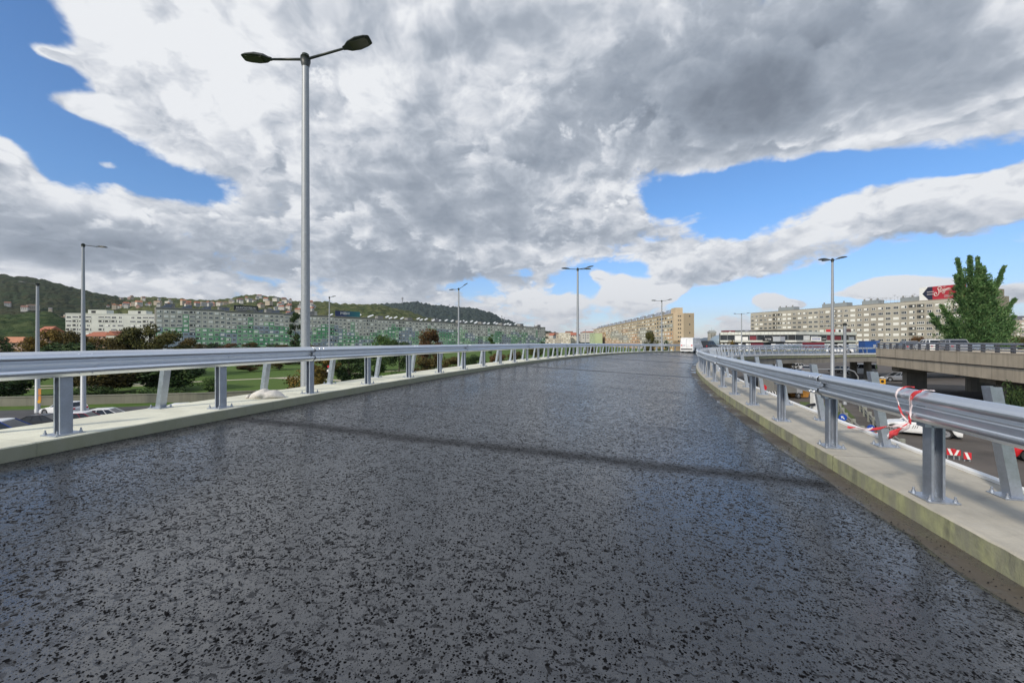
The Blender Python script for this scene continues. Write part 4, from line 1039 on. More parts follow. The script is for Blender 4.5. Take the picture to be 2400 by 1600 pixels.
teal.node_tree.links.new(q.ramp(q.mr(q.sep(q.coord())[0], -11, 11), [(0, (.012, .02, .09)), (.35, (.012, .03, .10)), (.6, (.01, .10, .15)), (1, (.01, .16, .17))]), teal.node_tree.nodes['Principled BSDF'].inputs['Base Color'])
o = billboard(gb, (x0+x1)/2, 1.0, zz+.6, x1-x0, 4.4, 'navy to teal rooftop sign with white letters MBH', [teal])
mb = MB(); mb.text('MBH', 2.9, frame_mtx(o, -(x1-x0)*.12, -.03, 2.4), 0, .02, 1.25); mb.build('lettering', M['white'], o)
x0, x1 = at_px(2153, *fw), at_px(2262, *fw)
wS = x1-x0; o = billboard(rb, (x0+x1)/2, .6, EYE+20.3, wS, 6.3, 'big red and navy rooftop billboard with curly cream script', [mat('sign_red', (.38, .02, .035), .5)])
mb = MB(); a = -wS/2; mb.prism([(a+1.2, 3.1), (a+3.4, 6.25), (a+wS*.30, 6.25), (a+wS*.30, .05), (a+3.6, .05)], lambda p: (p[0], -.04, p[1]), lambda p: (p[0], -.003, p[1])); mb.build('navy_panel', mat('sign_navy', (.012, .016, .04), .5), o)
mb = MB(); mb.prism([(a, .0), (a, 6.3), (a+3.4, 6.3), (a+1.2, 3.1), (a+3.6, .0)], lambda p: (p[0], -.05, p[1]), lambda p: (p[0], -.042, p[1])); mb.build('pale_edge', M['white'], o)
mb = MB(); b_ = a+3.0
for z_ in (2.5, 3.7): mb.box(b_, b_+wS*.16, -.06, -.042, z_, z_+.35)
mb.box(b_+wS*.38, b_+wS*.62, -.06, -.003, 1.5, 1.75); mb.box(b_+wS*.38, b_+wS*.62, -.06, -.003, .9, 1.15)
mb.build('small_print', mat('sign_small', (.45, .40, .40), .5), o)
# script wordmark built from swashes
def swash(pts, r):
    pts = [Vector((p[0], 0, p[1])) for p in pts]; out = []
    for i in range(len(pts)-1):
        p0, p1, p2, p3 = pts[max(i-1, 0)], pts[i], pts[i+1], pts[min(i+2, len(pts)-1)]
        for k in range(6):
            t_ = k/6; out.append(.5*((2*p1)+(-p0+p2)*t_+(2*p0-5*p1+4*p2-p3)*t_*t_+(-p0+3*p1-3*p2+p3)*t_**3))
    out.append(pts[-1]); return out
mb = MB(); X0 = a+wS*.31; k = wS/27.0
for pts, r in (([(2.2, 2.6), (1.9, 3.2), (1.3, 3.3), (.8, 2.8), (.9, 2.1), (1.7, 1.7), (2.9, 2.0), (3.6, 3.0), (3.5, 4.2), (2.9, 5.0), (3.3, 5.7), (4.3, 5.8), (5.3, 5.2)], .17),
               ([(4.4, 5.1), (4.3, 4.0), (4.7, 3.3), (5.2, 3.9)], .13), ([(3.9, 4.6), (5.3, 4.8)], .11), ([(5.2, 3.6), (5.4, 4.5), (5.9, 4.6), (5.9, 3.7), (6.3, 3.6)], .11),
               ([(6.9, 4.8), (6.4, 4.6), (6.4, 4.0), (7.0, 4.1), (7.1, 4.9), (7.0, 3.4), (6.4, 2.6), (5.7, 2.9), (6.4, 3.6), (7.6, 4.1)], .12), ([(6.3, 5.4), (6.9, 5.9), (7.4, 5.8)], .10),
               ([(7.6, 4.1), (7.8, 4.9), (8.2, 4.3), (8.6, 5.0), (8.9, 4.4), (9.3, 5.1), (9.6, 4.6), (10.3, 4.9)], .12), ([(7.6, 4.0), (9.0, 4.1), (11.2, 4.3)], .09)):
    mb.tube([(X0+p.x*k, -.08, p.z) for p in swash(pts, r)], r*1.15, 6)
mb.build('script', mat('sign_cream', (.62, .50, .47), .5), o)
# ---------------------------------------------------------------- shopping centre
def mall():
    A, B, Cc = Vector((G(1688, 205), 205)), Vector((G(1866, 192), 192)), Vector((G(2008, 206), 206))
    root = empty('shopping_centre', (A.x, A.y, 0), 0, label='low flat roofed shopping centre with white panelled parapet and dark shop windows', cat='shopping centre')
    def seg(P0, P1, nm, n):
        d = P1-P0; L = d.length; rz = math.atan2(d.y, d.x); mtx = Matrix.Translation((P0.x-A.x, P0.y-A.y, 0)) @ Matrix.Rotation(rz, 4, 'Z')
        zt = EYE+4.45
        mb = MB(); mb.box(0, L, .5, 30, 0, zt-.3, 0, mtx); mb.build('walls', M['black'], root)
        mb = MB()
        for i in range(n): mb.box(L*i/n+.04, L*(i+1)/n-.04, 0, .4, zt-1.35, zt, 0, mtx)
        mb.build('white_parapet', pwm, root); mb = MB()
        for i in range(n*2): mb.box(L*i/n/2+.02, L*(i+1)/n/2-.02, -.2, .4, zt-4.7, zt-3.9, 0, mtx)
        mb.build('white_band', pwm, root)
        mb = MB(); mb.box(0, L, .1, .5, zt-1.45, zt-1.35, 0, mtx); mb.box(0, L, .41, .5, zt-3.9, zt-1.4, 0, mtx); mb.build('shop_glazing', M['glass'], root)
        mb = MB()
        for i in range(int(n/2)): mb.box(L*2*i/n-.06, L*2*i/n+.06, .3, .405, zt-3.9, zt-1.45, 0, mtx)
        mb.build('mullions', M['lamp_pole'], root)
        rr = random.Random(4+n)
        for i in range(int(n/2)):
            if rr.random() < .7:
                x = L*2*i/n+.2; w = L*2/n*rr.uniform(.4, .9); c = rr.choice((M['maroon'], M['white'], M['lamp_pole'], M['maroon'], M['dark'], M['dark'], M['greyblue']))
                mb = MB(); mb.box(x, x+w, .36, .40, zt-3.8, zt-1.6-rr.random()*.8, 0, mtx); mb.build('shop_display', c, root)
        # ground floor
        mb = MB()
        for i in range(n):
            if rr.random() < .6: x = L*i/n; mb.box(x+.1, x+L/n-.25, .3, .49, .4, zt-5.4, 0, mtx)
        mb.build('lower_panels', M['white'], root)
        return mtx, L, zt
    M['maroon'] = mat('maroon_panel', (.17, .018, .03), .6); M['greyblue'] = mat('greyblue_panel', (.30, .32, .36), .6); pwm = mat('parapet_white', (.62, .63, .58), .7, vs_=.4)
    m1, L1, zt = seg(A, B, 'a', 20); m2, L2, _ = seg(B, Cc, 'b', 16)
    def sign(px, D, z0, z1, w, m, label, name='shop_sign', txt=None, tm=None, ts=1, dp=.8, sx=1.0, cat='sign'):
        o = empty(name, (G(px, D), D, z0), 0, label=label, cat=cat); mb = MB(); mb.box(-w/2, w/2, 0, dp, 0, z1-z0); mb.build('board', m, o)
        if txt: mb = MB(); mb.text(txt, ts, Matrix.Translation((0, -.04, (z1-z0)/2)) @ Matrix.Rotation(R(90), 4, 'X'), 0, .03, sx); mb.build('lettering', tm, o)
        return o
    Z = lambda y, D: EYE+(800-y)/1000*D
    sign(1777, 190, Z(813.5, 190), Z(804, 190), 4.6, M['maroon'], 'maroon box sign left of the bank lettering', dp=2)
    o = sign(1912, 186, Z(817, 186), Z(802.5, 186), 7.6, M['maroon'], 'big maroon box sign right of the bank lettering', dp=3)
    sign(1711, 214, Z(783.5, 214), Z(774.2, 214), 5.0, M['maroon'], 'maroon box with a small white emblem on the left end of the roof', dp=4, txt='✱', tm=M['white'], ts=1.6)
    sign(1735, 216, Z(783.5, 216), Z(774, 216), 4.8, mat('roof_hut_dark', (.12, .13, .13), .7), 'dark grey roof hut beside the maroon roof box', 'roof_hut', cat='roof hut')
    sign(1752, 217, Z(783.5, 217), Z(773.3, 217), 4.2, M['greyblue'], 'pale grey blue roof hut on the shopping centre', 'roof_hut', cat='roof hut')
    sign(1913, 193.5, Z(799, 193), Z(789.5, 193), 4.6, M['white'], 'white shop sign with dark lettering in the upper shop row', txt='FOSSTER', tm=M['blue'], ts=.95, dp=.2)
    sign(1931, 194, Z(799, 194), Z(789, 194), 2.1, M['black'], 'black shop sign with pale lettering beside the white one', txt='L.INE', tm=M['white'], ts=.75, dp=.2)
    sign(1800, 194, Z(799.5, 194), Z(790, 194), 4.6, M['black'], 'black shop front with white letters SITB', txt='SITB', tm=M['white'], ts=1.05, dp=.2, sx=1.5)
    sign(1821, 193.6, Z(799.7, 193), Z(788.5, 193), 3.5, mat('corrugated_pale', (.48, .50, .52), .5), 'pale grey closed shop shutter in the upper row', 'shop_shutter', dp=.2, cat='shutter')
    sign(1835, 193.2, Z(799.7, 193), Z(788.5, 193), 2.0, M['greyblue'], 'grey blue closed shop shutter in the upper row', 'shop_shutter', dp=.2, cat='shutter')
    sign(1813, 188, Z(815, 188), Z(805.5, 188), 1.9, M['white'], 'small square white sign left of the bank canopy', dp=.3)
    sign(1968, 203, Z(780.5, 203), Z(771, 203), 3.0, M['white'], 'white roof sign with a dark round logo behind the tall lamp', txt='●', tm=M['dark'], ts=1.5, dp=.4)
    sign(1988, 206, Z(781, 206), Z(770.5, 206), 2.7, mat('roof_brown', (.10, .06, .055), .7), 'dark brown box on the roof behind the slim pole', 'roof_hut', dp=3, cat='roof hut')
    sign(1947, 203, Z(780, 203), Z(772, 203), 4.0, M['red'], 'red and white roof board behind the tall lamp', dp=.4)
    D = 186; o = empty('bank_canopy', (G(1853, D), D, Z(818, D)), 0, label='pale rounded entrance canopy with dark green letters CIB BANK', cat='canopy')
    mb = MB(); n = 12; mb.loft([[( -5.6, 3+2.2*math.cos(a), 1.1+1.1*math.sin(a)) for a in [j*6.283/n for j in range(n)]], [(5.6, 3+2.2*math.cos(a), 1.1+1.1*math.sin(a)) for a in [j*6.283/n for j in range(n)]]]); mb.build('canopy_roof', M['greyblue'], o, True)
    mb = MB(); mb.text('CIB BANK', 2.3, Matrix.Translation((0, .3, 1.15)) @ Matrix.Rotation(R(90), 4, 'X'), 0, .05, .98); mb.build('lettering', mat('bank_green', (.01, .09, .07), .5), o)
    # roof canopy behind
    mb = MB(); mb.prism([(-12, 0), (-9, 1.1), (9, 1.2), (16, 0)], lambda p: (p[0], 0, p[1]), lambda p: (p[0], 8, p[1])); o = mb.build('roof_canopy', mat('roof_dark', (.05, .045, .04), .7)); o.location = (G(1822, 208), 208, EYE+4.4); tag(o, 'long dark low pitched roof on top of the shopping centre', 'roof')
    o = empty('glass_dome', (G(1690, 260), 260, 0), 0, label='grey blue domed roof between the tower and the shopping centre', cat='dome'); mb = MB(); rings = []
    for i in range(8):
        a = i/7*math.pi/2; rings.append([(6.5*math.cos(a)*math.cos(t_), 6.5*math.cos(a)*math.sin(t_), 6.5+4.0*math.sin(a)) for t_ in [j*6.283/20 for j in range(20)]])
    mb.loft([[(6.5*math.cos(t_), 6.5*math.sin(t_), 0) for t_ in [j*6.283/20 for j in range(20)]]]+rings[:-1]+[[(0.05*math.cos(t_), .05*math.sin(t_), 10.5) for t_ in [j*6.283/20 for j in range(20)]]]); mb.build('shell', mat('dome_bluegrey', (.20, .26, .32), .4), o, True)
mall()
# ---------------------------------------------------------------- overpass on the right
def overpass():
    A = Vector((52.2, 61.2)); B = Vector((40.4, 33.7)); d = (B-A).normalized(); B2 = B+d*24
    L = (B2-A).length; rz = math.atan2(d.y, d.x)
    # local x from far end to near, local +y = away to the right side? choose n toward camera = -y
    root = empty('overpass', (A.x, A.y, 0), rz, label='tan concrete overpass with dark underside crossing at the right', cat='bridge')
    dp = 15; mt = M['fascia2']
    mb = MB(); mb.prism([(0, EYE-1.05), (0, EYE-2.12), (.10, EYE-2.14), (.10, EYE-3.32), (1.6, EYE-3.5), (4.5, EYE-3.6), (dp, EYE-3.4), (dp, EYE-1.05)][::-1], lambda p: (0, p[0], p[1]), lambda p: (L, p[0], p[1])); mb.build('deck_edge', mt, root)
    mb = MB(); mb.box(-.12, L, -.02, .35, EYE-1.05, EYE-.97); mb.build('coping', mt, root)
    # dark strip standing in for the shade under the ledge
    mb = MB(); mb.box(0, L, .02, .12, EYE-2.20, EYE-2.13); mb.build('ledge_shade', M['dark'], root)
    for k in range(11):
        x = 1.5+k*4.9; mb = MB(); mb.box(x, x+.02, -.004, 0, EYE-3.3, EYE-1.06); mb.build('joint', M['dark'], root)
    for x, w, y0, y1 in ((2.0, 1.4, 2.5, 4.6), (2.0, 1.4, 9, 12), (20, 1.6, 3.5, 5.5), (20, 1.6, 9, 12), (36, 1.6, 3.5, 5.5)):
        mb = MB(); mb.box(x-w/2, x+w/2, y0, y1, 0, EYE-3.45); mb.box(x-w*.8, x+w*.8, y0-1, y1+1, EYE-4.1, EYE-3.45); mb.build('pier', M['fascia'], root)
    mb = MB(); mb.box(9, L+6, 10.5, 11, -.1, EYE-3.42); mb.build('abutment_wall', mat('underpass_shade_concrete', (.05, .048, .042), .9), root)  # wall lengthened to shut out far-side light; near-black colour paints underpass shade
    # guardrail on top
    g = empty('guardrail', (A.x, A.y, EYE-.97), rz, label='three beam steel guardrail with square posts on top of the tan overpass', cat='guardrail')
    pm = MB(); pm.box(-.14, .14, .12, .32, 0, .80); me = pm.mesh('post', mat('post_rust_grey', (.22, .20, .20), .7))
    for k in range(int(L/2)+1): inst(me, 'post', g, (.3+2*k, 0, 0))
    for z in (.74, .45, .18):
        mb = MB(); h = .16 if z > .7 else .10
        mb.prism([(.06, -h/2), (.0, -h/4), (.05, 0), (.0, h/4), (.06, h/2), (.11, h/2), (.11, -h/2)], lambda p: (0, p[0], z+p[1]), lambda p: (L, p[0], z+p[1])); mb.build('rail_beam', M['galv'], g)
    mb = MB(); mb.box(0, L, .05, .35, .80, .84); mb.build('top_rail', mat('rail_brownish', (.30, .27, .25), .6), g)
    # lower kerb band visible behind the rail
    return root, A, d
OV, OA, Od = overpass()
# ---------------------------------------------------------------- vehicles
def wheel_meshes(r=.33, w=.21):
    t = MB(); n = 20
    prof = [(r*.66, -w/2), (r*.93, -w/2), (r, -w*.35), (r, w*.35), (r*.93, w/2), (r*.66, w/2)]
    t.loft([[(math.cos(a)*p[0], p[1], math.sin(a)*p[0]) for p in prof] for a in [j*2*math.pi/n for j in range(n+1)]], cap=False)
    h = MB(); h.tube([(0, -w*.36, 0), (0, w*.36, 0)], r*.66, 16)
    for k in range(5):
        a = k*1.2566; h.box(0, r*.62, -w*.46, -w*.36, -.03, .03, 0, Matrix.Rotation(a, 4, 'Y')); h.box(0, r*.62, w*.36, w*.46, -.03, .03, 0, Matrix.Rotation(a, 4, 'Y'))
    return t.mesh('tyre', M['rubber']), h.mesh('rim', M['rim'])
ME_TY, ME_RIM = wheel_meshes()
KIND = {  # belt heights (x from rear 0 to front 1, z), cabin: rear bottom/top x, front top/bottom x
    'hatch': dict(L=4.2, W=1.76, H=1.48, belt=[(0, .78), (.03, .95), (.12, .98), (.6, .93), (.74, .88), (.92, .72), (.985, .6), (1, .45)], cab=(.03, .16, .50, .70)),
    'suv': dict(L=4.6, W=1.86, H=1.66, belt=[(0, .85), (.03, 1.05), (.12, 1.10), (.6, 1.05), (.76, 1.0), (.93, .86), (.985, .75), (1, .5)], cab=(.02, .12, .54, .73)),
    'sedan': dict(L=4.6, W=1.8, H=1.45, belt=[(0, .72), (.03, .95), (.16, .98), (.6, .92), (.74, .87), (.92, .72), (.985, .6), (1, .45)], cab=(.10, .26, .52, .71)),
    'van': dict(L=5.0, W=1.86, H=2.12, belt=[(0, 1.2), (.02, 1.25), (.6, 1.25), (.80, 1.2), (.93, 1.0), (.985, .8), (1, .5)], cab=(.0, .02, .70, .86)),
}
def car(loc, rz, paint, kind, label, cat='car', group=None, roofm=None, name='car', glassy=True):
    K = KIND[kind]; L, Wd, H = K['L'], K['W'], K['H']
    root = empty(name, loc, rz, label=label, cat=cat, group=group)
    def belt(t):
        b = K['belt']
        for i in range(len(b)-1):
            if b[i][0] <= t <= b[i+1][0]: f = (t-b[i][0])/(b[i+1][0]-b[i][0]+1e-9); return b[i][1]*(1-f)+b[i+1][1]*f
        return b[-1][1]
    wx = (.19, .81); rings = []
    ts = sorted(set([0, .01, .03, .06, .12, .3, .45, .6, .7, .76, .85, .92, .96, .985, 1]+[w_+e*.36/L*1.05 for w_ in wx for e in (-1, -.7, 0, .7, 1)]))
    for t in ts:
        x = (t-.5)*L; b = belt(t); nar = 1-.10*max(0, (t-.9)/.1)**2-.07*max(0, (.05-t)/.05)
        hw = Wd/2*nar; zb = .22
        for w_ in wx:
            dd = abs(t-w_)*L
            if dd < .38: zb = max(zb, .33+math.sqrt(max(.38**2-dd*dd, 0)))
        zb = min(zb, b-.1)
        rings.append([(x, -hw*.96, zb), (x, -hw, min(zb+.12, b-.05)), (x, -hw, (zb+b)/2+.05), (x, -hw*.97, b-.06), (x, -hw*.90, b), (x, 0, b+.02), (x, hw*.90, b), (x, hw*.97, b-.06), (x, hw, (zb+b)/2+.05), (x, hw, min(zb+.12, b-.05)), (x, hw*.96, zb)])
    MB().loft(rings).build('body', paint, root, False)
    MB().box(-L/2+.15, L/2-.15, -Wd/2+.22, Wd/2-.22, .2, .72).build('underbody', M['dark'], root)
    c = K['cab']; xs = [(v-.5)*L for v in c]; zb1, zb2 = belt(c[0])-.03, belt(c[3])-.03
    hw, tw = Wd/2*.90, Wd/2*.74 if kind != 'van' else Wd/2*.84
    gl = MB(); bot = [(xs[0], -hw, zb1), (xs[3], -hw, zb2), (xs[3], hw, zb2), (xs[0], hw, zb1)]; top = [(xs[1], -tw, H-.07), (xs[2], -tw, H-.07), (xs[2], tw, H-.07), (xs[1], tw, H-.07)]
    gl.loft([bot, top])
    panelled = kind == 'van' and not glassy
    gl.build('windows', paint if panelled else M['carglass'], root)
    rf = MB(); rf.loft([[(xs[1]-.03, -tw-.01, H-.09), (xs[2]+.03, -tw-.01, H-.09), (xs[2]+.03, tw+.01, H-.09), (xs[1]-.03, tw+.01, H-.09)], [(xs[1]-.02, -tw, H-.04), (xs[2]+.0, -tw, H-.04), (xs[2], tw, H-.04), (xs[1]-.02, tw, H-.04)], [(xs[1]+.12, -tw+.12, H), (xs[2]-.15, -tw+.12, H), (xs[2]-.15, tw-.12, H), (xs[1]+.12, tw-.12, H)]])
    rf.build('roof', roofm or paint, root)
    for sy in (-1, 1):
        pl = MB()
        for (a, b_) in ((0, 0), (.36, .36), (.68, .68), (1, 1)):
            xb = xs[0]+(xs[3]-xs[0])*a; xt = xs[1]+(xs[2]-xs[1])*b_
            pl.tube([(xb, sy*(hw+.004), (zb1+(zb2-zb1)*a)), (xt, sy*(tw+.004), H-.07)], .035, 4)
        xb0, xb1 = xs[0], xs[3]; pl.tube([(xs[1], sy*(tw+.004), H-.07), (xs[2], sy*(tw+.004), H-.07)], .03, 4)
        pl.build('window_frame', paint, root)
    for w_ in wx:
        for sy in (-1, 1):
            wh = inst(ME_TY, 'wheel', root, ((w_-.5)*L, sy*(Wd/2-.12), .33)); inst(ME_RIM, 'rim', wh)
    for sy in (-1, 1):
        MB().box(L/2-.10, L/2-.0, sy*(Wd/2-.42)-.16, sy*(Wd/2-.42)+.16, belt(.97)-.18, belt(.97)-.06).build('headlight', M['glass2'], root)
        MB().box(-L/2-.008, -L/2+.05, sy*(Wd/2-.24)-.1, sy*(Wd/2-.24)+.1, .80*K['belt'][1][1]-.05, .80*K['belt'][1][1]+.12).build('tail_light', M['red'], root)
    return root
M['glass2'] = mat('lamp_glass', (.55, .58, .6), .1)
pw = mat('car_white', (.72, .73, .73), .25); pr_ = mat('car_red', (.48, .015, .02), .25); pb = mat('car_blue', (.02, .05, .22), .25); pg = mat('car_grey', (.28, .29, .31), .3, .4); pk = mat('car_black', (.02, .022, .026), .2); pm_ = mat('car_maroon', (.22, .02, .04), .25)
# left street
c_ = car((G(150, 38), 38, 0), R(172), pw, 'hatch', 'white estate car driving left beside the low grey wall'); c_.scale = (.84, .8, .8)
car((G(8, 26.6), 26.6, 0), R(24), pb, 'suv', 'dark blue car with pale roof cut off by the left edge', roofm=pw)
c_ = car((G(112, 31.5), 31.5, 0), R(18), pk, 'sedan', 'black car seen just over the cream kerb beside the nearest left post'); c_.scale = (.8, .8, .8)
c_ = car((G(206, 31.4), 31.4, 0), R(20), pm_, 'hatch', 'maroon car with a pale roof between the first left posts', roofm=pw); c_.scale = (.78, .8, .92)
c_ = car((G(262, 34.2), 34.2, 0), R(22), pw, 'hatch', 'white car right behind the maroon car on the left street'); c_.scale = (.8, .8, .8)
c_ = car((G(402, 36.6), 36.6, 0), R(200), pw, 'hatch', 'white pickup loaded with plants beyond the leaning post', 'pickup'); c_.scale = (.85, .8, .8)
# right side streets
rally = car((28.4, 29.9, 0), R(143), pw, 'hatch', 'white rally style car with black lettering behind the fluttering tape')
mb = MB()
for k, (tx, x, z, s_) in enumerate((('SPEED', -.9, .78, .34), ('RENT', .2, .62, .3), ('4x4', -1.5, .55, .24), ('24H', -.4, .48, .22))):
    for sy in (-1, 1):
        r3 = Matrix.Translation((x, sy*(.885), z)) @ (Matrix.Rotation(R(90), 4, 'X') if sy < 0 else Matrix.Rotation(R(180), 4, 'Z') @ Matrix.Rotation(R(90), 4, 'X'))
        mb.text('///', s_, r3, 0, .004, 1.3)
mb.build('side_decals', M['black'], rally)
car((29.3, 22.4, 0), R(128), pr_, 'hatch', 'bright red car at the right edge below the overpass')
# cars on the overpass
for (px, D, c, k, lab) in ((2122, 55, pg, 'hatch', 'grey car on the overpass, leftmost of the three roofs'), (2178, 49, pw, 'suv', 'white car on the overpass, middle of the three roofs'), (2226, 46, pg, 'suv', 'silver car on the overpass just left of the big tree')):
    a = car((G(px, D)+2.2, D+2.2, EYE-1.42), math.atan2(-Od.y, -Od.x), c, k, lab, group='cars on the overpass')
# ramp vehicles
vp = P(59.5, 7.35); vh = fr(59.5)[2]
van = car(vp, math.pi/2-vh+R(8), pw, 'van', 'white panel van parked at the far bend of the wet ramp', 'van', name='panel_van', glassy=False)
mb = MB(); L2 = 2.5; mb.box(-L2-.02, -L2+.02, -.78, .78, .42, .58); mb.build('rear_bumper', M['black'], van)
mb = MB(); mb.box(-L2-.012, -L2+.0, -.006, .006, .6, 1.95); mb.box(-L2-.012, -L2, .2, .55, 1.0, 1.06); mb.build('door_seam', M['dark'], van)
mb = MB(); mb.box(-L2-.02, -L2, -.26, .26, .62, .74); mb.build('number_plate', M['white'], van)
vp2 = P(65.4, 7.9); c_ = car(vp2, math.pi/2-fr(66)[2], pk, 'suv', 'black car mostly hidden in front of the white van'); c_.scale = (.8, .8, 1.05)
pt = P(91, 3.6); tr = car(pt, R(-50), pw, 'suv', 'white car on the far ramp just left of the blue container', 'car')
tr.scale = (.85, .85, .85)
pt = P(96.5, 3.4); o = empty('container', pt, R(-12), label='royal blue site container on the far ramp just right of the white car', cat='container'); o.scale = (.82, .9, .86)
bl = mat('container_blue', (.015, .07, .25), .5)
mb = MB(); mb.box(-1.35, 1.35, -1.1, 1.1, 0, 2.35)
for k in range(8): mb.box(-1.25+k*.33, -1.12+k*.33, -1.14, -1.1, .1, 2.25)
mb.build('box_body', bl, o); MB().box(.1, .65, -1.16, -1.14, 1.0, 1.7).build('window', M['greyblue'], o); MB().box(-1.42, 1.42, -1.18, 1.18, 2.35, 2.45).build('roof', bl, o)
# parked cars and lorries under the overpass and ramp
for k, (px, D, c, kd, lab) in enumerate(((1872, 96, pw, 'suv', 'white car under the far ramp left of the tall lamp'), (1890, 90, pg, 'hatch', 'silver car under the far ramp beside the tall lamp'), (1968, 88, pk, 'hatch', 'black car between the tall lamp and slim pole'), (2016, 84, pw, 'van', 'white van with blue side panel under the overpass corner'), (2100, 70, pg, 'hatch', 'grey car in the dark under the overpass'), (1835, 104, pg, 'suv', 'dark grey car farthest under the far ramp'))):
    cc = car((G(px, D), D, 0), R(20+k*37), c, kd, lab)
# ---------------------------------------------------------------- street furniture on the right
def signpost(px, D, z, r, label, m, arrow=None, rz=0, pole=True, name='traffic_sign'):
    o = empty(name, (G(px, D), D, 0), rz, label=label, cat='traffic sign')
    if pole: MB().tube([(0, .03, 0), (0, .03, z+r)], .03, 8).build('pole', M['lamp_pole'], o, True)
    MB().tube([(0, -.02, z), (0, 0, z)], r, 24).build('disc', m, o)
    if arrow is not None:
        mb = MB(); mt = Matrix.Translation((0, -.03, z)) @ Matrix.Rotation(arrow, 4, 'Y')
        mb.box(-r*.55, r*.45, -.005, .005, -r*.11, r*.11, 0, mt); mb.prism([(r*.0, r*.42), (r*.65, 0), (0, -r*.42), (r*.22, 0)], lambda p: mt @ Vector((p[0], -.005, p[1])), lambda p: mt @ Vector((p[0], .004, p[1]))); mb.build('arrow', M['white'], o)
    return o
signpost(1975, 29.5, EYE-.178*29.5, .25, 'round blue sign with white arrow pointing up left beside the second right post', M['blue'], R(-135), R(-20))
signpost(2041, 25.5, EYE-.203*25.5, .20, 'round blue sign with white arrow pointing down left before the rally car', M['blue'], R(135), R(-20))
signpost(1790, 45, EYE-.108*45, .30, 'round white sign with red ring beside the chevron board', M['red'], None, R(-10))
def board(px, D, z0, z1, w, label, base, bars, rz=0, name='chevron_board', cat='sign', legs=True, barm=None):
    o = empty(name, (G(px, D), D, 0), rz, label=label, cat=cat); mb = MB(); mb.box(-w/2, w/2, 0, .04, z0, z1); mb.build('panel', base, o)
    if legs: mb = MB(); mb.tube([(-w*.35, .06, 0), (-w*.35, .06, z1)], .03, 6); mb.tube([(w*.35, .06, 0), (w*.35, .06, z1)], .03, 6); mb.build('leg', M['lamp_pole'], o)
    mb = MB(); h = z1-z0
    for (xa, dx, ww) in bars: mb.prism([(xa, 0), (xa+ww, 0), (xa+ww+dx, h), (xa+dx, h)], lambda p: (p[0], -.012, z0+p[1]), lambda p: (p[0], -.002, z0+p[1]))
    mb.build('stripes', barm or M['white'], o); return o
o = board(1807, 45, EYE-.1245*45, EYE-.1165*45, 1.1, 'black and white chevron board below the round red ring sign', M['black'], [], R(-10))
mb = MB(); z0 = EYE-.1245*45; h = .36
for k in range(4): x = -.45+k*.25; mb.prism([(x, 0), (x+.1, 0), (x+.22, h/2), (x+.1, h), (x, h), (x+.12, h/2)], lambda p: (p[0], -.012, z0+p[1]), lambda p: (p[0], -.002, z0+p[1]))
mb.build('chevrons', M['white'], o)
zq = 0.05
board(2229, 23.6, EYE-.266*23.6, EYE-.251*23.6, .34, 'red and white slanted hazard plate, left of the low trio', M['red'], [(-.17, .11, .10)][:0]+[(-.02, -.13, .11)], R(-30))
board(2243, 23.4, EYE-.267*23.4, EYE-.254*23.4, .30, 'red and white slanted hazard plate, middle of the low trio', M['red'], [(-.12, .12, .10)], R(-30))
board(2268, 23.1, EYE-.276*23.1, EYE-.260*23.1, .30, 'red and white slanted hazard plate, right of the low trio', M['red'], [(.0, -.13, .11)], R(-30))
board(2052, 25.2, EYE-.220*25.2, EYE-.213*25.2, .62, 'red and white striped barrier plank below the lower blue sign', M['red'], [(-.25, .08, .1), (-.02, .08, .1), (.2, .05, .08)], R(-20))
# orange lamp sign
o = empty('warning_sign', (G(2068, 40), 40, 0), R(-15), label='small orange sign with a beacon lamp on top, behind the guardrail', cat='sign')
z = EYE-.0935*40; MB().box(-.26, .26, 0, .05, z-.25, z+.22).build('board', M['yellow'], o); MB().tube([(0, -.02, z), (0, 0, z)], .13, 16).build('ring', M['black'], o); MB().tube([(0, .03, z+.22), (0, .03, z+.32), (0, .03, z+.36), (0, .03, z+.42)], [.05, .05, .2, .12], 12).build('beacon', M['white'], o); MB().tube([(0, .05, 0), (0, .05, z)], .04, 6).build('pole', M['lamp_pole'], o)
# white post with dark bracket
o = empty('concrete_post', (G(1909, 23), 23, 0), 0, label='square white post with a dark bracket seen between the right rail posts', cat='post')
MB().loft([[(-.16, -.16, 0), (.16, -.16, 0), (.16, .16, 0), (-.16, .16, 0)], [(-.14, -.14, EYE-2.75), (.14, -.14, EYE-2.75), (.14, .14, EYE-2.75), (-.14, .14, EYE-2.75)], [(-.05, -.05, EYE-2.6), (.05, -.05, EYE-2.6), (.05, .05, EYE-2.6), (-.05, .05, EYE-2.6)]]).build('shaft', M['white'], o)
MB().tube([(-.1, -.17, 3.15), (-.45, -.2, 3.1), (-.7, -.2, 2.95)], .07, 6).build('bracket', M['black'], o)
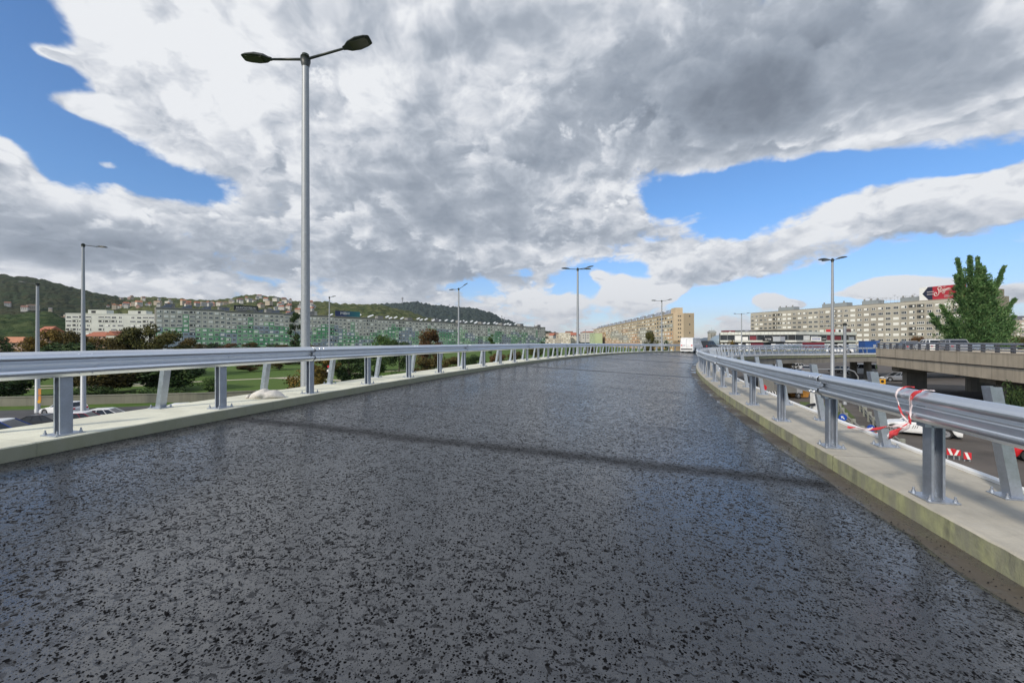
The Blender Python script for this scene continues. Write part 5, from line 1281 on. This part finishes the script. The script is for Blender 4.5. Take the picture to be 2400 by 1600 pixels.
# orange skip and grey lorry body
o = empty('skip', (G(1866, 50), 50, 0), R(-8), label='rusty orange skip container on the street under the ramp', cat='skip'); rs = mat('rust_orange', (.42, .20, .04), .8, vs_=3, var=.4)
MB().loft([[(-.9, -.8, .1), (.9, -.8, .1), (.9, .8, .1), (-.9, .8, .1)], [(-1.15, -1, 1.25), (1.15, -1, 1.25), (1.15, 1, 1.25), (-1.15, 1, 1.25)]]).build('shell', rs, o)
mb = MB(); mb.box(-1.2, 1.2, -1.06, -.9, 1.25, 1.35); mb.box(-.05, .05, -1.04, -.9, .2, 1.25); mb.build('ribs', rs, o)
o = empty('lorry', (G(1822, 49), 49, 0), R(15), label='grey lorry body parked beside the orange skip', cat='lorry'); MB().box(-1.6, 1.55, -1.1, 1.1, .7, 2.75).build('box_body', mat('lorry_grey', (.20, .20, .19), .7, vs_=1), o); MB().box(1.6, 2.5, -1.0, 1.0, .6, 2.2).build('cab', mat('lorry_cab', (.42, .43, .44), .4), o)
for wx in (-1.0, 1.9):
    for sy in (-1, 1): wh = inst(ME_TY, 'wheel', o, (wx, sy*.95, .33)); inst(ME_RIM, 'rim', wh)
# low street guardrails
def low_rail(pts, label, wood=False, n2=2.6):
    root = empty('crash_barrier', (*pts[0], 0), 0, label=label, cat='crash barrier'); p0 = Vector(pts[0])
    mb = MB(); 
    for a, b in zip(pts[:-1], pts[1:]):
        a = Vector(a)-p0; b = Vector(b)-p0
        for z in (.62, .38): mb.tube([(a.x, a.y, z), (b.x, b.y, z)], [.06, .06], 6)
    mb.build('rail_beam', mat('rail_old', (.26, .25, .22), .6), root)
    me = MB().box(-.11, .11, -.09, .09, 0, .82).mesh('post', mat('post_old', (.27, .28, .24), .8))
    for a, b in zip(pts[:-1], pts[1:]):
        a = Vector(a)-p0; b = Vector(b)-p0; L = (b-a).length; n = max(1, int(L/n2))
        for k in range(n): c_ = a.lerp(b, k/n); inst(me, 'post', root, (c_.x, c_.y, 0))
low_rail([(13, 6), (17.6, 16), (21.4, 22.6), (25.6, 29.6), (34, 42)], 'low old crash barrier along the near side of the lower street')
low_rail([(22, 26), (26.6, 34), (32, 42), (42, 55)], 'low old crash barrier in the middle of the lower street')
low_rail([(24, 40), (29, 47), (38, 58)], 'low old crash barrier beside the grass verge under the ramp')
# bent pipe gantry
o = empty('pipe_portal', (G(1935, 46), 46, 0), 0, label='low bent grey pipe portal across the lower street behind the tall lamp', cat='portal')
MB().tube([(-3.2, 0, EYE-3.0), (0, 0, EYE-3.0), (2.4, 0, EYE-3.0), (3.1, 0, EYE-3.25), (3.5, 0, EYE-3.8), (3.55, 0, 0)], .06, 8).build('pipe', M['lamp_pole'], o, True)
# left: low wall, yellow signs
def wall_line(pts, h, w, name, label, m, base=0):
    p0 = Vector(pts[0]); root = empty(name, (p0.x, p0.y, base), 0, label=label, cat='wall'); mb = MB(); rings = []
    for i, p in enumerate(pts):
        a = Vector(pts[max(i-1, 0)]); b = Vector(pts[min(i+1, len(pts)-1)]); d = (b-a).normalized(); n = Vector((-d.y, d.x))*w/2; p = Vector(p)-p0
        rings.append([(p.x-n.x, p.y-n.y, 0), (p.x+n.x, p.y+n.y, 0), (p.x+n.x, p.y+n.y, h), (p.x-n.x, p.y-n.y, h)])
    mb.loft(rings); mb.build('wall_face', m, root)
    mb = MB(); rings = [[(r[0][0]*1, r[0][1]-.05, h), (r[1][0], r[1][1]+.05, h), (r[2][0], r[2][1]+.05, h+.1), (r[3][0], r[3][1]-.05, h+.1)] for r in rings]; mb.loft(rings); mb.build('coping', m, root)
wall_line([(-150, 30), (-62, 41.5), (-50, 43), (-34, 46.2), (-24, 50.5), (-13, 60)], .85, .3, 'retaining_wall', 'low grey concrete wall along the far side of the left street', concrete('wall_concrete', (.20, .195, .15)))
o = empty('hanging_sign', (G(91.5, 38.6), 38.6, 0), 0, label='narrow orange information boards fixed to the leftmost lamp post', cat='sign')
for z in (.118, .135): MB().box(-.07, .16, 0, .04, EYE-z*38.6-.28, EYE-z*38.6+.28).build('board', mat('sign_orange', (.55, .22, .04), .6), o)
MB().tube([(.03, -.03, EYE-.141*38.6), (.03, 0, EYE-.141*38.6)], .15, 14).build('disc', M['yellow'], o); MB().tube([(.03, .04, EYE-6.3), (.03, .04, EYE-.10*38.6)], .02, 6).build('bracket', M['lamp_pole'], o)
o = empty('traffic_sign', (G(769.5, 56), 56, 0), 0, label='small red and white sign pair behind a leaning left post', cat='traffic sign')
MB().tube([(0, .04, 0), (0, .04, EYE-3.2)], .04, 6).build('pole', M['lamp_pole'], o)
MB().tube([(0, -.02, EYE-.0585*56), (0, 0, EYE-.0585*56)], .15, 16).build('disc', M['red'], o); MB().box(-.18, .18, -.02, 0, EYE-.068*56-.18, EYE-.068*56+.12).build('plate', M['white'], o)
# ---------------------------------------------------------------- trees
def leafmat(name, a, b, c):
    m = bpy.data.materials.new(name); m.use_nodes = True; t = m.node_tree; q = NT(t); bs = t.nodes['Principled BSDF']
    co = q.coord(); n1 = q.noise(co, .55, 3, .6); n2 = q.vor(co, 2.3, 1, 0, out='Color'); r = q.sep(n2)[0]
    cc = q.mix(q.mr(n1, .38, .62), (*a, 1), (*b, 1)); cc = q.mix(q.mr(r, .55, .95), cc, (*c, 1))
    t.links.new(cc, bs.inputs['Base Color']); bs.inputs['Roughness'].default_value = .75; bs.inputs['Specular IOR Level'].default_value = .2
    bs.inputs['Subsurface Weight'].default_value = 0
    return m
LM = {'green': leafmat('leaves_green', (.034, .072, .020), (.062, .115, .028), (.10, .15, .04)), 'dark': leafmat('leaves_dark_green', (.020, .043, .015), (.036, .068, .020), (.06, .09, .028)),
      'orange': leafmat('leaves_orange', (.09, .066, .014), (.15, .095, .018), (.20, .14, .03)), 'brown': leafmat('leaves_brown', (.052, .046, .015), (.085, .066, .02), (.12, .09, .025)),
      'olive': leafmat('leaves_olive', (.045, .052, .014), (.075, .075, .02), (.10, .085, .02)), 'red': leafmat('leaves_red_brown', (.085, .045, .018), (.12, .06, .024), (.12, .08, .03)),
      'poplar': leafmat('leaves_poplar', (.045, .105, .036), (.08, .165, .052), (.17, .26, .10))}
def blob_tree(seed, h, cr, ch, leaf=.36, n=3200, trunk=True, base=.28, lean=0):
    """h total height, cr crown radius, ch crown height"""
    r = random.Random(seed); cz = h-ch/2
    tk = MB()
    if trunk:
        tk.tube([(0, 0, -.2), (.05, 0, h*.15), (.1, .05, h*.4), (.05, .1, h*.75)], [.035*h*.55, .026*h*.55, .02*h*.55, .006*h], 8)
        for k in range(7):
            a = r.random()*6.28; z0 = h*r.uniform(.22, .5); e = cr*r.uniform(.5, .85)
            tk.tube([(0.05, 0, z0), (math.cos(a)*e*.5, math.sin(a)*e*.5, z0+e*.5), (math.cos(a)*e, math.sin(a)*e, z0+e*r.uniform(.6, 1))], [.012*h, .008*h, .003*h], 6)
    cl = []
    for k in range(26):
        a = r.random()*6.28; zz = r.uniform(-1, 1); rr = math.sqrt(max(0, 1-zz*zz*.9))*r.uniform(.45, .95)
        cl.append((Vector((math.cos(a)*cr*rr*.8, math.sin(a)*cr*rr*.8, cz+zz*ch*.42)), r.uniform(.22, .42)*cr))
    mb = MB()
    for i in range(n):
        c, rad = r.choice(cl)
        d = Vector((r.gauss(0, 1), r.gauss(0, 1), r.gauss(0, 1))).normalized()
        p = c+d*rad*r.uniform(.55, 1.08)
        p.z = c.z+(p.z-c.z)*.8
        if p.z < .15: p.z = .15+r.random()*.3
        nn = (d+Vector((r.gauss(0, .7), r.gauss(0, .7), r.gauss(0, .7)+.3))).normalized()
        u = nn.orthogonal().normalized(); u = Matrix.Rotation(r.random()*6.28, 3, nn) @ u; v = nn.cross(u); s = leaf*r.uniform(.5, 1.25)
        mb.v += [p-u*s*.6, p-v*s*.35+u*.05*s, p+u*s*.7, p+v*s*.4]; k = len(mb.v)-4; mb.f.append((k, k+1, k+2, k+3)); mb.mi.append(0)
    return tk, mb
TV = {}
def tree(px, D, top, w, col, label, kind='broad', group=None, name='tree', cat='tree', z0=0):
    """top: image row of the tip, w: crown width in px"""
    h = EYE+(800-top)/1000*D-z0; cr = w/2000*D
    v = (kind, int(px) % 3)
    key = (kind, int(px*7) % 4, col)
    if key not in TV:
        k0 = (kind, int(px*7) % 4)
        if k0 not in TV:
            sd_ = hash(str(k0)) % 1 + int(px*7) % 4+(0 if kind == 'broad' else 20)
            if kind == 'broad': TV[k0] = blob_tree(sd_, 10, 4.2, 9.2, .36, 6500)
            elif kind == 'bush': TV[k0] = blob_tree(sd_, 4, 2.6, 4.0, .26, 2400, False)
            elif kind == 'cone': TV[k0] = blob_tree(sd_, 12, 2.3, 11.6, .36, 3600)
        tk, cm = TV[k0]
        TV[key] = (tk.mesh('trunk', M['trunk']) if tk.v else None, cm.mesh('crown', LM[col]))
    tm, cm = TV[key]
    H0, R0 = {'broad': (10, 4.2), 'bush': (4, 2.6), 'cone': (12, 2.3)}[kind]
    o = empty(name, (G(px, D), D, z0), (px*1.7) % 6.28, label=label, cat=cat, group=group); o.scale = (cr/R0, cr/R0, h/H0)
    if tm: inst(tm, 'trunk', o)
    inst(cm, 'crown', o); return o
T = tree
gl = 'autumn trees beyond the left street'
T(8, 48, 850, 150, 'dark', 'dark green bushy tree below the rail at the left edge', 'broad')
T(-20, 95, 782, 90, 'dark', 'dark green tree at the left edge beside the orange hipped roof', 'broad')
T(82, 84, 790, 80, 'orange', 'yellow brown tree in front of the brown house', 'broad')
T(128, 92, 772, 90, 'orange', 'orange tinted tree between the two left lamp posts', 'broad')
T(172, 78, 776, 80, 'brown', 'dark brownish tree just left of the single armed lamp post', 'broad')
T(160, 62, 803, 150, 'dark', 'dark tree behind the rail left of the single armed lamp post', 'broad')
T(232, 96, 790, 90, 'orange', 'orange brown tree just right of the single armed lamp post', 'broad')
T(282, 80, 788, 90, 'brown', 'brown green tree below the white gabled house', 'broad')
T(335, 82, 757, 110, 'olive', 'tall olive brown tree, highest of the left group, before the white block', 'broad')
T(392, 78, 776, 95, 'olive', 'broad olive tree just right of the tallest autumn tree', 'broad')
T(440, 84, 792, 60, 'brown', 'brown tree at the right end of the left autumn group', 'broad')
T(262, 54, 822, 175, 'brown', 'very dark tree under the rail between the first two leaning posts', 'broad')
T(352, 56, 820, 180, 'dark', 'dark tree behind the leaning post in front of the white pickup', 'broad')
T(425, 56, 828, 120, 'dark', 'dark tree under the rail left of the second rail post', 'broad')
T(215, 50, 905, 120, 'dark', 'low dark hedge bush behind the grey wall near the estate car', 'bush', name='bush', cat='bush')
T(370, 49, 906, 110, 'green', 'rounded green bush behind the grey wall above the white pickup', 'bush', name='bush', cat='bush')
T(440, 50, 918, 60, 'dark', 'dark small bush at the right end of the grey wall', 'bush', name='bush', cat='bush')
T(60, 46, 925, 100, 'dark', 'dark bush behind the wall at the left edge', 'bush', name='bush', cat='bush')
T(118, 47, 928, 60, 'green', 'small green bush behind the wall by the leftmost lamp post', 'bush', name='bush', cat='bush')
T(492, 52, 884, 52, 'green', 'small young green tree on the lawn left of the second rail post', 'broad')
T(586, 92, 846, 60, 'red', 'dark reddish park tree standing above the lawn path', 'broad')
T(655, 98, 842, 60, 'brown', 'dark brown park tree right of the reddish one on the lawn', 'broad')
T(548, 120, 838, 60, 'dark', 'dark park tree farther back on the lawn', 'broad')
T(700, 120, 836, 60, 'dark', 'dark park tree behind the tall near lamp pole', 'broad')
for px in (505, 640, 540, 590, 470, 665, 735): T(px, 215, 808-((px*3) % 7), 46, ('red', 'dark', 'brown')[px % 3], 'low dark tree along the foot of the green striped block', 'broad', 'low trees along the foot of the green striped block')
T(692, 150, 727, 34, 'dark', 'tall narrow dark conifer left of the near lamp pole', 'cone')
T(704, 48, 868, 80, 'orange', 'orange brown shrub behind the near lamp pole', 'bush', name='shrub', cat='shrub')
T(756, 58, 828, 74, 'orange', 'yellow orange tree between near lamp pole and a leaning post', 'broad')
T(818, 62, 824, 90, 'dark', 'dark green tree under the rail right of the near lamp', 'broad')
T(868, 74, 822, 80, 'green', 'green tree under the rail, right of the dark one near the lamp', 'broad')
T(898, 96, 786, 70, 'green', 'green brown tree rising over the rail before the green striped block', 'broad')
T(935, 92, 795, 70, 'dark', 'dark tree beside the green brown one over the rail', 'broad')
T(1008, 92, 771, 70, 'red', 'reddish brown tree rising above the rail left of the small lamp', 'broad')
T(1000, 58, 838, 80, 'brown', 'brown tree under the rail below the reddish brown tree', 'broad')
T(930, 50, 872, 70, 'dark', 'dark shrub by the gravel path under the rail', 'bush', name='shrub', cat='shrub')
T(1060, 66, 836, 70, 'brown', 'brown tree under the rail beside the small lamp pole', 'broad')
T(1115, 80, 830, 60, 'dark', 'dark green tree under the rail right of the small lamp pole', 'broad')
T(1151, 190, 782, 20, 'green', 'small pointed green conifer over the rail before the green striped block', 'cone')
T(1165, 85, 829, 54, 'red', 'red brown tree under the far left rail', 'broad')
T(1210, 96, 824, 50, 'brown', 'brown tree under the far left rail, right of the red brown one', 'broad')
T(1272, 210, 800, 18, 'dark', 'small dark round tree at the end of the green striped block', 'broad')
for px in (1255, 1300, 1340, 1385, 1420): T(px, 130, 812, 34, ('green', 'olive')[px % 2], 'low green tree glimpsed under the far left rail', 'broad', 'low green trees glimpsed under the far left rail')
T(1524, 104, 775, 34, 'olive', 'thin leaved tree in front of the ochre block', 'broad')
T(1560, 100, 800, 44, 'dark', 'dark bush at the foot of the ochre block', 'bush', name='bush', cat='bush')
T(1712, 150, 799, 40, 'orange', 'orange brown shrub between white van and shopping centre', 'bush', name='shrub', cat='shrub')
T(1690, 140, 803, 30, 'brown', 'brown shrub right beside the white van', 'bush', name='shrub', cat='shrub')
T(1855, 80, 850, 34, 'orange', 'orange green bush under the far ramp fascia', 'bush', name='bush', cat='bush')
T(2152, 120, 788, 40, 'red', 'small dark red tree behind the silver car on the overpass', 'broad')
T(2388, 130, 788, 50, 'olive', 'olive bushy tree at the right edge beyond the overpass', 'broad')
T(2375, 30, 900, 60, 'dark', 'dark shrub in the shade at the right edge under the overpass', 'bush', name='shrub', cat='shrub')
# big poplar like tree on the right
def big_tree():
    D = 88; x = G(2283, D); h = EYE+.196*D; root = empty('tree', (x, D, 0), 0, label='large feathery green tree towering behind the overpass at the right', cat='tree')
    r = random.Random(21); tk = MB(); mb = MB(); k = D/1000
    tk.tube([(0, 0, 0), (.1, 0, h*.3), (-.1, .1, h*.6), (-.3, 0, h*.85), (-.2, 0, h*.99)], [.5, .42, .28, .12, .03], 10)
    shoots = []
    # (tip px, tip row, base row) of leading shoots, converted to metres about the trunk
    for (tx, ty, by, wd) in ((2256, 607, 745, 1.5), (2272, 604, 735, 1.4), (2310, 603, 720, 1.25), (2296, 622, 740, 1.5), (2334, 630, 735, 1.2), (2232, 648, 745, .9), (2222, 655, 750, 1.0), (2288, 640, 770, 1.9), (2262, 660, 775, 2.2), (2320, 672, 775, 2.0), (2338, 665, 760, 1.1),
                             (2245, 700, 790, 1.9), (2350, 705, 790, 1.5), (2366, 742, 790, 1.4), (2225, 715, 790, 1.5), (2212, 752, 795, 1.3), (2232, 750, 805, 1.9), (2300, 700, 800, 2.4), (2275, 720, 805, 2.5), (2330, 745, 805, 2.3), (2355, 770, 808, 1.8), (2245, 775, 812, 2.2), (2200, 752, 775, .6), (2376, 735, 765, .5), (2310, 780, 815, 2.6), (2270, 790, 820, 2.6), (2205, 735, 800, 1.5), (2365, 755, 805, 1.8), (2228, 790, 830, 2.8), (2345, 790, 830, 2.8), (2213, 768, 815, 2.1), (2362, 705, 770, 1.3), (2342, 722, 790, 2.0), (2238, 735, 790, 1.8), (2312, 735, 800, 2.2), (2370, 785, 830, 1.8), (2202, 788, 830, 1.6), (2285, 760, 815, 2.6)):
        bx = 2283+(tx-2283)*.25
        a = Vector(((bx-2283)*k, r.uniform(-.5, .5), EYE+(800-by)*k)); b = Vector(((tx-2283)*k, r.uniform(-2.6, 2.6), EYE+(800-ty)*k)); shoots.append((a, b, wd))
    for i in range(16):       # back and front fill
        a = Vector((0, 0, r.uniform(.2, .65)*h)); an = r.random()*6.28; e = r.uniform(2.5, 5.5)*(1-.5*a.z/h); shoots.append((a, a+Vector((math.cos(an)*e, math.sin(an)*e, r.uniform(2, 4.5))), r.uniform(1, 1.8)))
    for a, b, wd in shoots:
        mid = a.lerp(b, .5)+Vector(((b.x-a.x)*.18, 0, -.3)); tk.tube([a, mid, b], [.12, .07, .02], 6)
        L = (b-a).length; n = int(560*L*wd**.75/2.2)
        for j in range(n):
            t = r.random()**.8*1.03; p = a.lerp(mid, t*2) if t < .5 else mid.lerp(b, t*2-1)
            tw = wd*(1.15-t*.95)*(.55+.45*math.sin(t*23+a.x*3)); off = Vector((r.gauss(0, .56), r.gauss(0, .56), r.gauss(0, .34)))*max(tw, .28)
            p = p+off; d = ((b-a).normalized()*.9+off.normalized()*.9+Vector((0, 0, .3))+Vector((r.gauss(0, .3), r.gauss(0, .3), r.gauss(0, .3)))).normalized()
            s = r.uniform(.10, .24); u = d.cross(Vector((r.gauss(0, 1), r.gauss(0, 1), r.gauss(0, 1)))).normalized()
            mb.v += [p-d*s, p+u*s*.42, p+d*s*1.1, p-u*s*.42]; q_ = len(mb.v)-4; mb.f.append((q_, q_+1, q_+2, q_+3)); mb.mi.append(0)
    rows = ((605, 8), (640, 24), (680, 40), (720, 56), (760, 72), (800, 80), (850, 74))
    cnt = 0
    while cnt < 9000:
        row = r.uniform(625, 850); w_ = 0
        for (a0, b0), (a1, b1) in zip(rows[:-1], rows[1:]):
            if a0 <= row <= a1: w_ = b0+(b1-b0)*(row-a0)/(a1-a0)
        rad = w_*k*math.sqrt(r.random()); an = r.random()*6.283; p = Vector((rad*math.cos(an), rad*math.sin(an), EYE+(800-row)*k))
        if mn.noise(p*.75)+.5*mn.noise(p*1.9) < .02: continue
        cnt += 1; out = Vector((p.x, p.y, 0)).normalized() if rad > .1 else Vector((1, 0, 0))
        d = (out*.8+Vector((0, 0, .7))+Vector((r.gauss(0, .4), r.gauss(0, .4), r.gauss(0, .4)))).normalized(); s_ = r.uniform(.10, .26); u = d.cross(Vector((r.gauss(0, 1), r.gauss(0, 1), r.gauss(0, 1)))).normalized()
        mb.v += [p-d*s_, p+u*s_*.45, p+d*s_*1.1, p-u*s_*.45]; q_ = len(mb.v)-4; mb.f.append((q_, q_+1, q_+2, q_+3)); mb.mi.append(0)
    tk.build('trunk', M['trunk'], root); mb.build('crown', LM['poplar'], root)
big_tree()

# ---------------------------------------------------------------- haze
mb = MB(); mb.box(-14500, 14500, -8400, 9000, -1, 620); hz_ = bpy.data.materials.new('haze_air'); hz_.use_nodes = True; t = hz_.node_tree; t.nodes.clear()
pv = t.nodes.new('ShaderNodeVolumePrincipled'); pv.inputs['Density'].default_value = .00005; pv.inputs['Color'].default_value = (.75, .82, .92, 1); pv.inputs['Anisotropy'].default_value = .2
oo = t.nodes.new('ShaderNodeOutputMaterial'); t.links.new(pv.outputs[0], oo.inputs['Volume']); o = mb.build('haze', hz_); o['kind'] = 'stuff'; o['label'] = 'thin pale air fading the far hills'
